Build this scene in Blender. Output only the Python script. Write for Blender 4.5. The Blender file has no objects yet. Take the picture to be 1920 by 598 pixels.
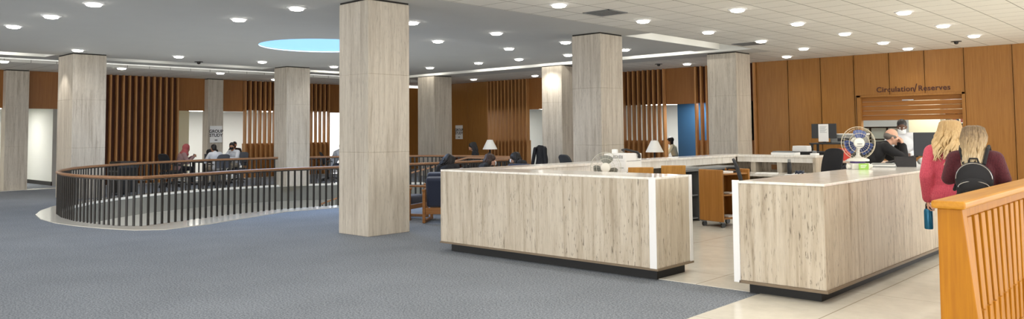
import bpy, bmesh, math, random
from mathutils import Vector, Matrix
random.seed(7)
PI = math.pi
S = bpy.context.scene
C = S.collection

# ------------------------------------------------------------------ mesh helper
class MB:
    def __init__(s): s.bm = bmesh.new()
    def _add(s, vs, fs):
        v = [s.bm.verts.new(p) for p in vs]
        for f in fs:
            try: s.bm.faces.new([v[i] for i in f])
            except ValueError: pass
        return s
    def box(s, x0, x1, y0, y1, z0, z1, M=None):
        if x0 > x1: x0, x1 = x1, x0
        if y0 > y1: y0, y1 = y1, y0
        if z0 > z1: z0, z1 = z1, z0
        vs = [Vector(p) for p in ((x0,y0,z0),(x1,y0,z0),(x1,y1,z0),(x0,y1,z0),(x0,y0,z1),(x1,y0,z1),(x1,y1,z1),(x0,y1,z1))]
        if M: vs = [M @ v for v in vs]
        return s._add(vs, [(0,3,2,1),(4,5,6,7),(0,1,5,4),(1,2,6,5),(2,3,7,6),(3,0,4,7)])
    def prism(s, poly, z0, z1):
        n = len(poly)
        a = sum(poly[i][0]*poly[(i+1)%n][1]-poly[(i+1)%n][0]*poly[i][1] for i in range(n))
        if a < 0: poly = poly[::-1]
        vs = [(x,y,z0) for x,y in poly] + [(x,y,z1) for x,y in poly]
        return s._add(vs, [tuple(range(n))[::-1], tuple(range(n,2*n))] + [(i,(i+1)%n,n+(i+1)%n,n+i) for i in range(n)])
    def lathe(s, prof, c=(0,0,0), seg=20, M=None):
        vs, fs = [], []
        m = len(prof)
        for r, z in prof:
            for k in range(seg):
                a = 2*PI*k/seg
                vs.append(Vector((max(r,1e-4)*math.cos(a), max(r,1e-4)*math.sin(a), z)))
        if M: vs = [M @ v for v in vs]
        vs = [v + Vector(c) for v in vs]
        for j in range(m-1):
            for k in range(seg):
                k2 = (k+1) % seg
                fs.append((j*seg+k, j*seg+k2, (j+1)*seg+k2, (j+1)*seg+k))
        fs.append(tuple(range(seg))[::-1]); fs.append(tuple((m-1)*seg+k for k in range(seg)))
        return s._add(vs, fs)
    def cyl(s, p0, p1, r0, r1=None, seg=12):
        p0, p1 = Vector(p0), Vector(p1)
        r1 = r0 if r1 is None else r1
        d = p1 - p0
        q = d.to_track_quat('Z', 'Y').to_matrix()
        return s.lathe([(r0,0),(r1,d.length)], c=p0, seg=seg, M=q)
    def sph(s, c, r, seg=16, rings=10, M=None):
        if not hasattr(r, '__len__'): r = (r,r,r)
        prof = [(math.sin(PI*j/rings), -math.cos(PI*j/rings)) for j in range(rings+1)]
        D = Matrix.Diagonal(Vector(r))
        return s.lathe(prof, c=c, seg=seg, M=(M @ D) if M else D)
    def cap(s, p0, p1, r0, r1=None, seg=14):
        r1 = r0 if r1 is None else r1
        s.sph(p0, r0, seg, 8); s.sph(p1, r1, seg, 8)
        if (Vector(p1)-Vector(p0)).length > 1e-4: s.cyl(p0, p1, r0, r1, seg)
        return s
    def tube(s, path, r, seg=8, closed=False):
        path = [Vector(p) for p in path]
        n = len(path)
        rr = r if hasattr(r, '__len__') else [r]*n
        vs, fs = [], []
        up = None
        for i in range(n):
            a = path[(i-1) % n] if (closed or i > 0) else path[i]
            b = path[(i+1) % n] if (closed or i < n-1) else path[i]
            t = (b-a).normalized()
            if up is None: up = Vector((0,0,1)) if abs(t.z) < .9 else Vector((1,0,0))
            u = (up - t*up.dot(t)).normalized(); w = t.cross(u); up = u
            for k in range(seg):
                an = 2*PI*k/seg
                vs.append(path[i] + (u*math.cos(an)+w*math.sin(an))*rr[i])
        for i in range(n if closed else n-1):
            j = (i+1) % n
            for k in range(seg):
                k2 = (k+1) % seg
                fs.append((i*seg+k, i*seg+k2, j*seg+k2, j*seg+k))
        if not closed:
            fs.append(tuple(range(seg))[::-1]); fs.append(tuple((n-1)*seg+k for k in range(seg)))
        return s._add(vs, fs)
    def sheet(s, f, nu, nv, th=0.0):
        vs = [Vector(f(i/nu, j/nv)) for j in range(nv+1) for i in range(nu+1)]
        fs = [(j*(nu+1)+i, j*(nu+1)+i+1, (j+1)*(nu+1)+i+1, (j+1)*(nu+1)+i) for j in range(nv) for i in range(nu)]
        s._add(vs, fs)
        if th:
            bmesh.ops.recalc_face_normals(s.bm, faces=s.bm.faces)
            bmesh.ops.solidify(s.bm, geom=list(s.bm.faces), thickness=th)
        return s
    def xf(s, M):
        bmesh.ops.transform(s.bm, matrix=M, verts=s.bm.verts); return s
    def build(s, name, mat, parent=None, smooth=False, bevel=0, seg=2, world=True, angle=40, kind=None, flip=True):
        if flip: bmesh.ops.recalc_face_normals(s.bm, faces=s.bm.faces)
        me = bpy.data.meshes.new(name); s.bm.to_mesh(me); s.bm.free()
        if parent is not None and world:
            me.transform(Matrix.Translation(-Vector(parent.location)) if parent.parent is None else Matrix.Translation(-(Vector(parent.location)+Vector(parent.parent.location))))
        return link(name, me, mat, parent, smooth, bevel, seg, angle, kind)

def link(name, me, mat, parent=None, smooth=False, bevel=0, seg=2, angle=40, kind=None):
    o = bpy.data.objects.new(name, me); C.objects.link(o)
    me.materials.clear(); me.materials.append(mat)
    if smooth:
        for p in me.polygons: p.use_smooth = True
        me.set_sharp_from_angle(angle=math.radians(angle))
    if bevel:
        b = o.modifiers.new('bevel', 'BEVEL'); b.width = bevel; b.segments = seg; b.limit_method = 'ANGLE'; b.angle_limit = math.radians(35)
    if parent is not None: o.parent = parent
    if kind: o['kind'] = kind
    return o
def tag(o, label, cat, group=None, kind=None):
    o['label'] = label; o['category'] = cat
    if group: o['group'] = group
    if kind: o['kind'] = kind
    return o
def thing(name, label, cat, loc=(0,0,0), rz=0, group=None, kind=None):
    o = bpy.data.objects.new(name, None); C.objects.link(o)
    o.empty_display_size = .1
    o.location = loc; o.rotation_euler = (0,0,rz)
    return tag(o, label, cat, group, kind)
def dup(root, loc, rz=None, label=None, group=None):
    r = root.copy(); C.objects.link(r); r.location = loc
    if rz is not None: r.rotation_euler = (0,0,rz)
    if label: r['label'] = label
    if group: r['group'] = group
    for ch in list(root.children):
        c = ch.copy(); C.objects.link(c); c.parent = r
        if c.type == 'LIGHT': pass
        for g in ch.children:
            d = g.copy(); C.objects.link(d); d.parent = c
    return r
def struct(name, mb, mat, parent=None, **k):
    o = mb.build(name, mat, parent, **k)
    if parent is None: o['kind'] = 'structure'
    return o
def fuse(mb, voxel, it=4, fac=.5):
    """one continuous surface out of overlapping closed shapes"""
    bmesh.ops.recalc_face_normals(mb.bm, faces=mb.bm.faces)
    me = bpy.data.meshes.new('tmp'); mb.bm.to_mesh(me); mb.bm.free()
    o = bpy.data.objects.new('tmp', me); C.objects.link(o)
    m = o.modifiers.new('r', 'REMESH'); m.mode = 'VOXEL'; m.voxel_size = voxel
    if it:
        k = o.modifiers.new('s', 'SMOOTH'); k.factor = fac; k.iterations = it
    dg = bpy.context.evaluated_depsgraph_get(); dg.update()
    out = bpy.data.meshes.new_from_object(o.evaluated_get(dg))
    bpy.data.objects.remove(o); bpy.data.meshes.remove(me)
    return out
def lamp(kind, loc, power, col=(1,.965,.92), size=.1, rot=(0,0,0), name='lamp', parent=None, spot=None, blend=.6, size_y=None):
    L = bpy.data.lights.new(name, kind); L.energy = power; L.color = col
    if kind == 'AREA':
        L.shape = 'RECTANGLE' if size_y else 'DISK'; L.size = size
        if size_y: L.size_y = size_y
    else: L.shadow_soft_size = size
    if kind == 'SPOT': L.spot_size = spot or math.radians(120); L.spot_blend = blend
    o = bpy.data.objects.new(name, L); C.objects.link(o); o.location = loc; o.rotation_euler = rot
    if parent: o.parent = parent
    return o

# ------------------------------------------------------------------ materials
MATS = {}
def mk(name):
    m = bpy.data.materials.new(name); m.use_nodes = True
    nt = m.node_tree; b = nt.nodes['Principled BSDF']
    return m, nt, b
def N(nt, t, **k):
    n = nt.nodes.new(t)
    for a, v in k.items():
        if a in n.inputs: n.inputs[a].default_value = v
        else: setattr(n, a, v)
    return n
def srgb(r, g, b):
    f = lambda c: ((c/255+.055)/1.055)**2.4 if c > 10 else c/255/12.92
    return (f(r), f(g), f(b), 1)
def plain(name, col, rough=.6, metal=0, noise=.06, scale=30, bump=0, bscale=200, alpha=None, sheen=0, trans=0, ior=None):
    m, nt, b = mk(name)
    tc = N(nt, 'ShaderNodeTexCoord')
    nz = N(nt, 'ShaderNodeTexNoise', Scale=scale, Detail=3.0); nt.links.new(tc.outputs['Object'], nz.inputs['Vector'])
    mx = N(nt, 'ShaderNodeMix', data_type='RGBA')
    mx.inputs[6].default_value = tuple(c*(1-noise) for c in col[:3])+(1,)
    mx.inputs[7].default_value = tuple(min(1, c*(1+noise)) for c in col[:3])+(1,)
    nt.links.new(nz.outputs['Fac'], mx.inputs[0]); nt.links.new(mx.outputs[2], b.inputs['Base Color'])
    b.inputs['Roughness'].default_value = rough; b.inputs['Metallic'].default_value = metal
    if sheen: b.inputs['Sheen Weight'].default_value = sheen
    if trans: b.inputs['Transmission Weight'].default_value = trans
    if ior: b.inputs['IOR'].default_value = ior
    if alpha is not None: b.inputs['Alpha'].default_value = alpha
    if bump:
        n2 = N(nt, 'ShaderNodeTexNoise', Scale=bscale, Detail=2.0); nt.links.new(tc.outputs['Object'], n2.inputs['Vector'])
        bp = N(nt, 'ShaderNodeBump', Strength=bump, Distance=.01); nt.links.new(n2.outputs['Fac'], bp.inputs['Height']); nt.links.new(bp.outputs[0], b.inputs['Normal'])
    return m
def emit(name, col, strength):
    m, nt, b = mk(name)
    b.inputs['Base Color'].default_value = col
    b.inputs['Emission Color'].default_value = col; b.inputs['Emission Strength'].default_value = strength
    return m
def ramp(nt, stops):
    r = N(nt, 'ShaderNodeValToRGB'); e = r.color_ramp.elements
    while len(e) < len(stops): e.new(.5)
    for i, (p, c) in enumerate(stops): e[i].position = p; e[i].color = c
    return r
def travertine(name, light, mid, dark, pits=.5, rough=.45, scale=1.0):
    m, nt, b = mk(name)
    tc = N(nt, 'ShaderNodeTexCoord')
    geo = N(nt, 'ShaderNodeNewGeometry')
    mp = N(nt, 'ShaderNodeMapping'); mp.inputs['Scale'].default_value = (9*scale, 9*scale, .55*scale)
    nt.links.new(geo.outputs['Position'], mp.inputs['Vector'])
    n1 = N(nt, 'ShaderNodeTexNoise', Scale=1.6, Detail=7.0, Roughness=.62, Distortion=.35); nt.links.new(mp.outputs[0], n1.inputs['Vector'])
    r1 = ramp(nt, [(.28, dark), (.45, mid), (.62, light), (.85, mid)]); nt.links.new(n1.outputs['Fac'], r1.inputs[0])
    mp2 = N(nt, 'ShaderNodeMapping'); mp2.inputs['Scale'].default_value = (66*scale, 66*scale, 8*scale)
    nt.links.new(geo.outputs['Position'], mp2.inputs['Vector'])
    n2 = N(nt, 'ShaderNodeTexNoise', Scale=1.0, Detail=4.0, Roughness=.6, Distortion=.6); nt.links.new(mp2.outputs[0], n2.inputs['Vector'])
    mp3 = N(nt, 'ShaderNodeMapping'); mp3.inputs['Scale'].default_value = (2.2*scale, 2.2*scale, .7*scale)
    nt.links.new(geo.outputs['Position'], mp3.inputs['Vector'])
    n3 = N(nt, 'ShaderNodeTexNoise', Scale=1.5, Detail=3.0); nt.links.new(mp3.outputs[0], n3.inputs['Vector'])
    # pits appear where a fine streak and a broad patch coincide
    q1 = N(nt, 'ShaderNodeMapRange'); q1.inputs[1].default_value = .405; q1.inputs[2].default_value = .355; nt.links.new(n2.outputs['Fac'], q1.inputs[0])
    q2 = N(nt, 'ShaderNodeMapRange'); q2.inputs[1].default_value = .36; q2.inputs[2].default_value = .56; nt.links.new(n3.outputs['Fac'], q2.inputs[0])
    rp = N(nt, 'ShaderNodeMath', operation='MULTIPLY'); nt.links.new(q1.outputs[0], rp.inputs[0]); nt.links.new(q2.outputs[0], rp.inputs[1])
    fine = ramp(nt, [(.3, (.86,.86,.86,1)), (.6, (1,1,1,1))]); nt.links.new(n2.outputs['Fac'], fine.inputs[0])
    mm = N(nt, 'ShaderNodeMix', data_type='RGBA', blend_type='MULTIPLY'); mm.inputs[0].default_value = .8
    nt.links.new(r1.outputs[0], mm.inputs[6]); nt.links.new(fine.outputs[0], mm.inputs[7])
    pm = N(nt, 'ShaderNodeMath', operation='MULTIPLY'); nt.links.new(rp.outputs[0], pm.inputs[0]); pm.inputs[1].default_value = pits
    mx = N(nt, 'ShaderNodeMix', data_type='RGBA'); nt.links.new(pm.outputs[0], mx.inputs[0]); nt.links.new(mm.outputs[2], mx.inputs[6])
    mx.inputs[7].default_value = tuple(c*.45 for c in dark[:3])+(1,)
    nt.links.new(mx.outputs[2], b.inputs['Base Color']); b.inputs['Roughness'].default_value = rough
    bp = N(nt, 'ShaderNodeBump', Strength=.25, Distance=.004, invert=True); nt.links.new(rp.outputs[0], bp.inputs['Height']); nt.links.new(bp.outputs[0], b.inputs['Normal'])
    return m
def wood(name, c1, c2, axis='Z', rough=.4, sc=1.0, contrast=1.0):
    m, nt, b = mk(name)
    geo = N(nt, 'ShaderNodeTexCoord')
    mp = N(nt, 'ShaderNodeMapping')
    s = [22*sc, 22*sc, 22*sc]; s['XYZ'.index(axis)] = .9*sc
    mp.inputs['Scale'].default_value = s
    nt.links.new(geo.outputs['Object'], mp.inputs['Vector'])
    n1 = N(nt, 'ShaderNodeTexNoise', Scale=1.5, Detail=6.0, Roughness=.6, Distortion=.4); nt.links.new(mp.outputs[0], n1.inputs['Vector'])
    r = ramp(nt, [(.25, c2), (.7, c1)]); nt.links.new(n1.outputs['Fac'], r.inputs[0])
    nt.links.new(r.outputs[0], b.inputs['Base Color']); b.inputs['Roughness'].default_value = rough; b.inputs['Specular IOR Level'].default_value = .3
    return m
def gridlines(nt, vec, px, py, ox, oy, wx, wy=None):
    """1 on the joints of a rectangular grid, 0 elsewhere"""
    sp = N(nt, 'ShaderNodeSeparateXYZ'); nt.links.new(vec, sp.inputs[0])
    outs = []
    for ax, p, o, w in (('X', px, ox, wx), ('Y', py, oy, wy or wx)):
        a = N(nt, 'ShaderNodeMath', operation='SUBTRACT'); nt.links.new(sp.outputs[ax], a.inputs[0]); a.inputs[1].default_value = o - p/2
        d = N(nt, 'ShaderNodeMath', operation='FLOORED_MODULO'); nt.links.new(a.outputs[0], d.inputs[0]); d.inputs[1].default_value = p
        e = N(nt, 'ShaderNodeMath', operation='SUBTRACT'); nt.links.new(d.outputs[0], e.inputs[0]); e.inputs[1].default_value = p/2
        f = N(nt, 'ShaderNodeMath', operation='ABSOLUTE'); nt.links.new(e.outputs[0], f.inputs[0])
        g = N(nt, 'ShaderNodeMath', operation='LESS_THAN'); nt.links.new(f.outputs[0], g.inputs[0]); g.inputs[1].default_value = w
        outs.append(g)
    mx = N(nt, 'ShaderNodeMath', operation='MAXIMUM'); nt.links.new(outs[0].outputs[0], mx.inputs[0]); nt.links.new(outs[1].outputs[0], mx.inputs[1])
    return mx.outputs[0]
def tiled(name, col, line, px, py, ox, oy, wx, wy, rough, nscale=3, noise=.06, speck=0):
    m, nt, b = mk(name)
    geo = N(nt, 'ShaderNodeNewGeometry')
    g = gridlines(nt, geo.outputs['Position'], px, py, ox, oy, wx, wy)
    nz = N(nt, 'ShaderNodeTexNoise', Scale=nscale, Detail=6.0, Roughness=.65); nt.links.new(geo.outputs['Position'], nz.inputs['Vector'])
    r = ramp(nt, [(.3, tuple(c*(1-noise) for c in col[:3])+(1,)), (.7, tuple(min(1, c*(1+noise)) for c in col[:3])+(1,))]); nt.links.new(nz.outputs['Fac'], r.inputs[0])
    mx = N(nt, 'ShaderNodeMix', data_type='RGBA'); nt.links.new(g, mx.inputs[0]); nt.links.new(r.outputs[0], mx.inputs[6]); mx.inputs[7].default_value = line
    nt.links.new(mx.outputs[2], b.inputs['Base Color']); b.inputs['Roughness'].default_value = rough
    return m
def carpet(name, c1, c2):
    m, nt, b = mk(name)
    geo = N(nt, 'ShaderNodeNewGeometry')
    n1 = N(nt, 'ShaderNodeTexNoise', Scale=55.0, Detail=4.0, Roughness=.75); nt.links.new(geo.outputs['Position'], n1.inputs['Vector'])
    n2 = N(nt, 'ShaderNodeTexNoise', Scale=1.2, Detail=4.0); nt.links.new(geo.outputs['Position'], n2.inputs['Vector'])
    r = ramp(nt, [(.36, c2), (.64, c1)]); nt.links.new(n1.outputs['Fac'], r.inputs[0])
    r2 = ramp(nt, [(.3, (.88,.88,.88,1)), (.7, (1,1,1,1))]); nt.links.new(n2.outputs['Fac'], r2.inputs[0])
    mm = N(nt, 'ShaderNodeMix', data_type='RGBA', blend_type='MULTIPLY'); mm.inputs[0].default_value = 1; nt.links.new(r.outputs[0], mm.inputs[6]); nt.links.new(r2.outputs[0], mm.inputs[7])
    nt.links.new(mm.outputs[2], b.inputs['Base Color']); b.inputs['Roughness'].default_value = .95; b.inputs['Specular IOR Level'].default_value = .2
    bp = N(nt, 'ShaderNodeBump', Strength=.5, Distance=.01); nt.links.new(n1.outputs['Fac'], bp.inputs['Height']); nt.links.new(bp.outputs[0], b.inputs['Normal'])
    return m

M = dict(
 trav=travertine('counter_travertine', srgb(203,192,174), srgb(187,174,154), srgb(152,136,114), .95),
 travcol=travertine('column_travertine', srgb(205,196,181), srgb(190,180,164), srgb(166,154,138), .3, .6),
 travtop=travertine('polished_travertine', srgb(242,239,232), srgb(236,231,222), srgb(222,215,203), .1, .12, .6),
 whitetrim=plain('white_metal_trim', srgb(232,232,232), .35, noise=.02),
 black=plain('black_metal', srgb(38,34,30), .45, noise=.1),
 blackbase=plain('black_plinth', srgb(16,16,16), .6),
 darkgap=plain('dark_gap', srgb(40,36,32), .9),
 wall=wood('wall_veneer', srgb(170,120,60), srgb(148,99,45), 'Z', .42),
 walltop=wood('dark_veneer', srgb(160,108,56), srgb(140,90,44), 'Z', .45),
 fin=wood('fin_wood', srgb(196,146,92), srgb(160,108,60), 'Z', .45),
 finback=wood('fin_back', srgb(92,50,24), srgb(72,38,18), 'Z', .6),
 rail=wood('handrail_wood', srgb(160,118,84), srgb(130,92,62), 'X', .3),
 orange=wood('honey_oak', srgb(176,116,6), srgb(148,90,2), 'Z', .5, .8),
 orangecap=wood('honey_oak_cap', srgb(190,134,40), srgb(166,108,24), 'Y', .4, .8),
 shutter=wood('shutter_wood', srgb(166,112,56), srgb(138,88,40), 'X', .65),
 cartwood=wood('cart_oak', srgb(180,126,62), srgb(154,102,46), 'Z', .4),
 chairwood=wood('chair_oak', srgb(182,134,66), srgb(158,112,50), 'Z', .4),
 frame=wood('chair_frame_wood', srgb(166,116,68), srgb(140,92,50), 'X', .35),
 carpet=carpet('blue_grey_carpet', srgb(158,164,172), srgb(86,92,101)),
 terrazzo=tiled('beige_terrazzo', srgb(222,217,204), srgb(176,166,148), 1.55, 1.9, -2.71, 7.985, .006, .004, .18, 5, .07),
 ring=plain('pale_terrazzo', srgb(222,218,206), .12, noise=.04, scale=8),
 tile=tiled('ceiling_tile', srgb(241,239,231), srgb(156,152,142), .655, .64, -5.5, 14.46, .009, .008, .9, 40, .03),
 greyceil=plain('grey_ceiling_paint', srgb(206,206,202), .9, noise=.03, scale=2),
 slotwhite=plain('slot_white_paint', srgb(225,225,220), .8, noise=.02),
 concrete=plain('slab_concrete', srgb(122,120,110), .85, noise=.12, scale=4, bump=.2),
 lowwall=plain('lower_wall', srgb(190,190,184), .85, noise=.04),
 liptrim=plain('lip_trim', srgb(120,104,84), .5),
 white=plain('white_wall', srgb(226,228,224), .85, noise=.02, scale=2),
 cream=plain('cream_wall', srgb(238,232,200), .85, noise=.02, scale=2),
 blue=plain('blue_panel', srgb(50,98,140), .7, noise=.05, scale=2),
 paper=plain('white_paper', srgb(238,238,236), .8, noise=.02),
 ink=plain('black_ink', srgb(30,28,28), .7),
 signink=plain('sign_letter', srgb(70,30,18), .5),
 navy=plain('navy_fabric', srgb(38,46,68), .9, noise=.15, scale=120, bump=.3, sheen=.3),
 greyfab=plain('grey_mesh_fabric', srgb(88,90,96), .85, noise=.15, scale=150, bump=.3),
 charcoal=plain('charcoal_fabric', srgb(58,60,64), .85, noise=.12, scale=150, bump=.3),
 blackfab=plain('black_fabric', srgb(30,30,33), .85, noise=.15, scale=120, bump=.2),
 blackplastic=plain('black_plastic', srgb(26,26,28), .4),
 greyplastic=plain('grey_plastic', srgb(150,152,150), .5),
 fanplastic=plain('white_fan_plastic', srgb(226,224,214), .4, noise=.02),
 greysteel=plain('grey_steel', srgb(120,124,126), .4, .3),
 chrome=plain('chrome', srgb(190,190,190), .2, .9),
 shade=plain('lamp_shade', srgb(245,242,234), .8, noise=.02),
 skin=plain('fair_skin', srgb(222,172,146), .55, noise=.05),
 skin2=plain('brown_skin', srgb(98,66,48), .5, noise=.06),
 skin3=plain('tan_skin', srgb(176,128,98), .55, noise=.05),
 purple=plain('purple_plastic', srgb(84,58,132), .4),
 green=plain('green_card', srgb(150,196,84), .6),
 bluemetal=plain('blue_bottle', srgb(34,112,150), .3, .3),
 red=plain('red_card', srgb(206,70,62), .6),
 pinkdesk=plain('desk_laminate', srgb(222,196,178), .4),
 officeglass=plain('office_glass', srgb(206,226,222), .15, noise=.02),
 lens=emit('downlight_lens', (1,.95,.86,1), 9.0),
 sky=emit('skylight_sky', (.27,.57,.95,1), .52),
)

# ------------------------------------------------------------------ setting: floors
H, HL = 3.74, 3.63
XL, YB = -27.5, 23.55
# stair opening outline (counter-clockwise seen from above)
OPEN = [(-14.35,5.78),(-14.75,5.55),(-15.4,5.42),(-16.2,5.35),(-17.1,5.42),(-18.0,5.6),(-18.9,5.95),(-19.8,6.45),(-20.6,7.1),
        (-21.3,7.95),(-21.9,8.95),(-22.3,10.0),(-22.55,11.2),(-22.55,12.3),(-22.4,13.3),(-21.9,14.3),(-21.2,15.3),(-20.3,16.2),
        (-19.3,16.85),(-18.2,17.15),(-17.0,17.2),(-15.9,17.1),(-14.5,17.1),(-14.5,15.3),(-14.55,14.2),(-14.6,13.0),(-14.75,11.6),(-14.95,10.2),(-15.15,8.8),(-14.95,7.6),(-14.6,6.6)]
def poly_with_hole(outer, hole, z0, z1, name, mat, side=None):
    bm = bmesh.new()
    def loop(pts):
        v = [bm.verts.new((x,y,z1)) for x,y in pts]
        return [bm.edges.new((v[i], v[(i+1) % len(v)])) for i in range(len(v))]
    e = loop(outer) + loop(hole)
    bmesh.ops.triangle_fill(bm, use_beauty=True, edges=e, normal=(0,0,1))
    r = bmesh.ops.extrude_face_region(bm, geom=list(bm.faces))
    for v in [g for g in r['geom'] if isinstance(g, bmesh.types.BMVert)]: v.co.z = z0
    mb = MB(); mb.bm.free(); mb.bm = bm
    return struct(name, mb, mat)
# structural slab under the carpet whose edge shows inside the opening
def offset(poly, d):
    out = []; n = len(poly)
    for i in range(n):
        a, b, c = Vector(poly[i-1]), Vector(poly[i]), Vector(poly[(i+1) % n])
        t = ((b-a).normalized() + (c-b).normalized()).normalized()
        out.append((b.x + t.y*d, b.y - t.x*d))
    return out
area = sum(OPEN[i][0]*OPEN[(i+1)%len(OPEN)][1]-OPEN[(i+1)%len(OPEN)][0]*OPEN[i][1] for i in range(len(OPEN)))
SG = 1 if area > 0 else -1          # sign that makes offset() grow outwards
poly_with_hole([(-36,-8),(7,-8),(7,34),(-36,34)], offset(OPEN, SG*.03), -.06, 0, 'floor', M['carpet'])
poly_with_hole(offset(OPEN, SG*1.2), offset(OPEN, SG*.012), -.5, -.06, 'floor_slab_edge', M['concrete'])
LOW = offset(OPEN, SG*.55)
mbl = MB(); n = len(LOW)
for i in range(n):
    (x0,y0),(x1,y1) = LOW[i], LOW[(i+1) % n]
    mbl._add([(x0,y0,-3.4),(x1,y1,-3.4),(x1,y1,-.5),(x0,y0,-.5)], [(0,1,2,3)])
struct('wall_lower_level', mbl, M['lowwall'], flip=True)
mbl = MB().box(-25,-12,3,20,-3.5,-3.4); struct('floor_lower_level', mbl, M['lowwall'])
# pale stone border round the opening
RING = [(-13.5,5.83),(-13.85,5.45),(-14.55,5.2),(-15.4,5.02),(-16.2,4.95),(-17.2,5.0),(-18.2,5.2),(-19.1,5.55),(-20.05,6.08),(-20.9,6.8),
        (-21.65,7.75),(-22.2,8.8),(-22.65,9.95),(-22.9,11.2),(-22.9,12.35),(-22.7,13.4),(-22.2,14.5),(-21.45,15.55),(-20.5,16.5),(-19.4,17.15),
        (-18.2,17.5),(-17.0,17.55),(-15.9,17.45),(-14.0,17.45),(-14.0,15.3),(-14.05,14.2),(-14.1,13.0),(-14.2,11.6),(-14.45,10.2),(-14.6,8.8),(-14.15,7.7),(-13.7,6.7)]
poly_with_hole(RING, OPEN, -.05, .012, 'trim_1', M['ring'])
# terrazzo inside the counter and along the public side of it
mb = MB().box(-3.55,7,-8,23.5,-.05,.006).box(-8.0,-3.55,7.36,23.5,-.05,.006)
struct('floor_terrazzo', mb, M['terrazzo'])
struct('trim_2', MB().box(-27.35,-26.95,-2,23.4,-.05,.008), M['ring'])

# ------------------------------------------------------------------ setting: ceilings
SK = (-16.4, 10.85, 1.5)
def rects(name, rs, z0, z1, mat):
    mb = MB()
    for x0,x1,y0,y1 in rs: mb.box(x0,x1,y0,y1,z0,z1)
    return struct(name, mb, mat)
mbp = MB()
for x0,x1,y0,y1 in [(-22.75,-18.4,-8,18.75),(-18.4,-14.4,-8,8.85),(-18.4,-14.4,12.85,18.75),(-14.4,-9.46,-8,14.65),(-14.4,-10.9,14.65,18.75),
                    (-23.6,-22.75,-8,3.2),(-23.6,-22.75,6.88,8.1),(-23.6,-22.75,13.25,14.2),(-24.4,-23.6,-8,3.2)]:
    mbp.box(x0,x1,y0,y1,H,H+.1)
ns = 64
sq, ci = [], []
for k in range(ns):
    a = 2*PI*k/ns; m_ = max(abs(math.cos(a)), abs(math.sin(a)))
    sq.append((SK[0]+2*math.cos(a)/m_, SK[1]+2*math.sin(a)/m_)); ci.append((SK[0]+SK[2]*math.cos(a), SK[1]+SK[2]*math.sin(a)))
for k in range(ns):
    k2 = (k+1) % ns
    mbp._add([(*sq[k],H),(*sq[k2],H),(*ci[k2],H),(*ci[k],H),(*ci[k2],H+.05),(*ci[k],H+.05)], [(0,1,2,3),(3,2,4,5)])
struct('ceiling_grey', mbp, M['greyceil'], flip=False)
rects('ceiling_tile', [(-9.46,7,-8,23.6),(-27.6,-9.46,20.6,23.6),], H, H+.08, M['tile'])
rects('ceiling_tile_perimeter', [(-27.6,-24.4,-8,20.6)], HL, HL+.08, M['tile'])
# grey beam soffits between the column heads
rects('ceiling_beam', [(-24.4,-9.46,19.55,20.6),(-10.9,-10.18,14.65,19.0),(-24.4,-23.6,3.2,19.55)], H, H+.6, M['greyceil'])
# white faces of the cove slots
mb = MB().box(-23.6,-9.46,19.53,19.55,H+.002,H+.6).box(-10.18,-10.165,14.65,19.0,H+.002,H+.6).box(-23.6,-23.585,3.2,18.75,H+.002,H+.6)
mb.box(-9.46,-9.445,14.65,19.55,H+.09,H+.6).box(-10.18,-9.46,14.63,14.65,H+.1,H+.6)
struct('trim_3', mb, M['slotwhite'])
rects('ceiling_light_block', [(-37,8,-9,35)], 4.34, 4.45, M['slotwhite'])  # unseen slab added to keep world light out of the cove slots
sky = MB().lathe([(SK[2]+.02,0),(SK[2]+.02,.02)], c=(SK[0],SK[1],H+.035), seg=64).build('window_1', M['sky']); sky['kind'] = 'structure'

# ------------------------------------------------------------------ setting: walls with wooden panels
def wb(mb, u0,u1,n0,n1,z0,z1): mb.box(u0,u1,YB-n1,YB-n0,z0,z1)
def wl(mb, u0,u1,n0,n1,z0,z1): mb.box(XL+n0,XL+n1,u0,u1,z0,z1)
LINT = 2.5; SILL = 1.27
root = bpy.data.objects.new('wall_back', None); C.objects.link(root); root['kind'] = 'structure'
def panel(w, u0, u1, z0, z1, mat='wall', root=None):
    mb = MB(); w(mb, u0+.012, u1-.012, -.05, .03, z0, z1); mb.build('panel', M[mat], root, bevel=.004, seg=1)
def batten(w, us, z0, z1, root):
    mb = MB()
    for u in us: w(mb, u-.03, u-.012, -.04, .042, z0, z1); w(mb, u+.012, u+.03, -.04, .042, z0, z1); w(mb, u-.012, u+.012, -.05, .0, z0, z1)
    mb.build('batten', M['wall'], root)
us = [-11.33,-10.29,-9.28,-8.31]
for a, b in zip(us[:-1], us[1:]): panel(wb, a, b, 0, H, root=root)
for a, b in zip([-8.31,-7.34,-6.42],[-7.34,-6.42,-5.45]): panel(wb, a, b, LINT+.06, H, root=root)
us2 = [-5.45,-4.34,-3.25,-2.15,-1.05,.05,1.15,2.25]
for a, b in zip(us2[:-1], us2[1:]): panel(wb, a, b, 0, H, root=root)
panel(wb, -8.31, -5.45, 0, 1.02, root=root)
batten(wb, us[:-1]+[-8.31]+us2[:4], 0, H, root); batten(wb, [-7.34,-6.42], LINT+.06, H, root)
for a, b in zip([-27.5,-26.0,-24.54],[-26.0,-24.54,-23.24]): panel(wb, a, b, 0, H, root=root)
panel(wb, -20.99, -19.2, LINT, H, 'walltop', root); panel(wb, -14.65, -13.47, LINT, H, 'walltop', root)
root = bpy.data.objects.new('wall_left', None); C.objects.link(root); root['kind'] = 'structure'
for a, b in [(4.2,7.0),(7.55,8.5),(12.22,13.22),(13.77,14.71),(18.44,19.4)]: panel(wl, a, b, LINT-.03, HL, 'walltop', root)
panel(wl, -2, 4.2, 0, HL, 'wall', root); panel(wl, 19.4, 23.55, 0, HL, 'wall', root)
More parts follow.
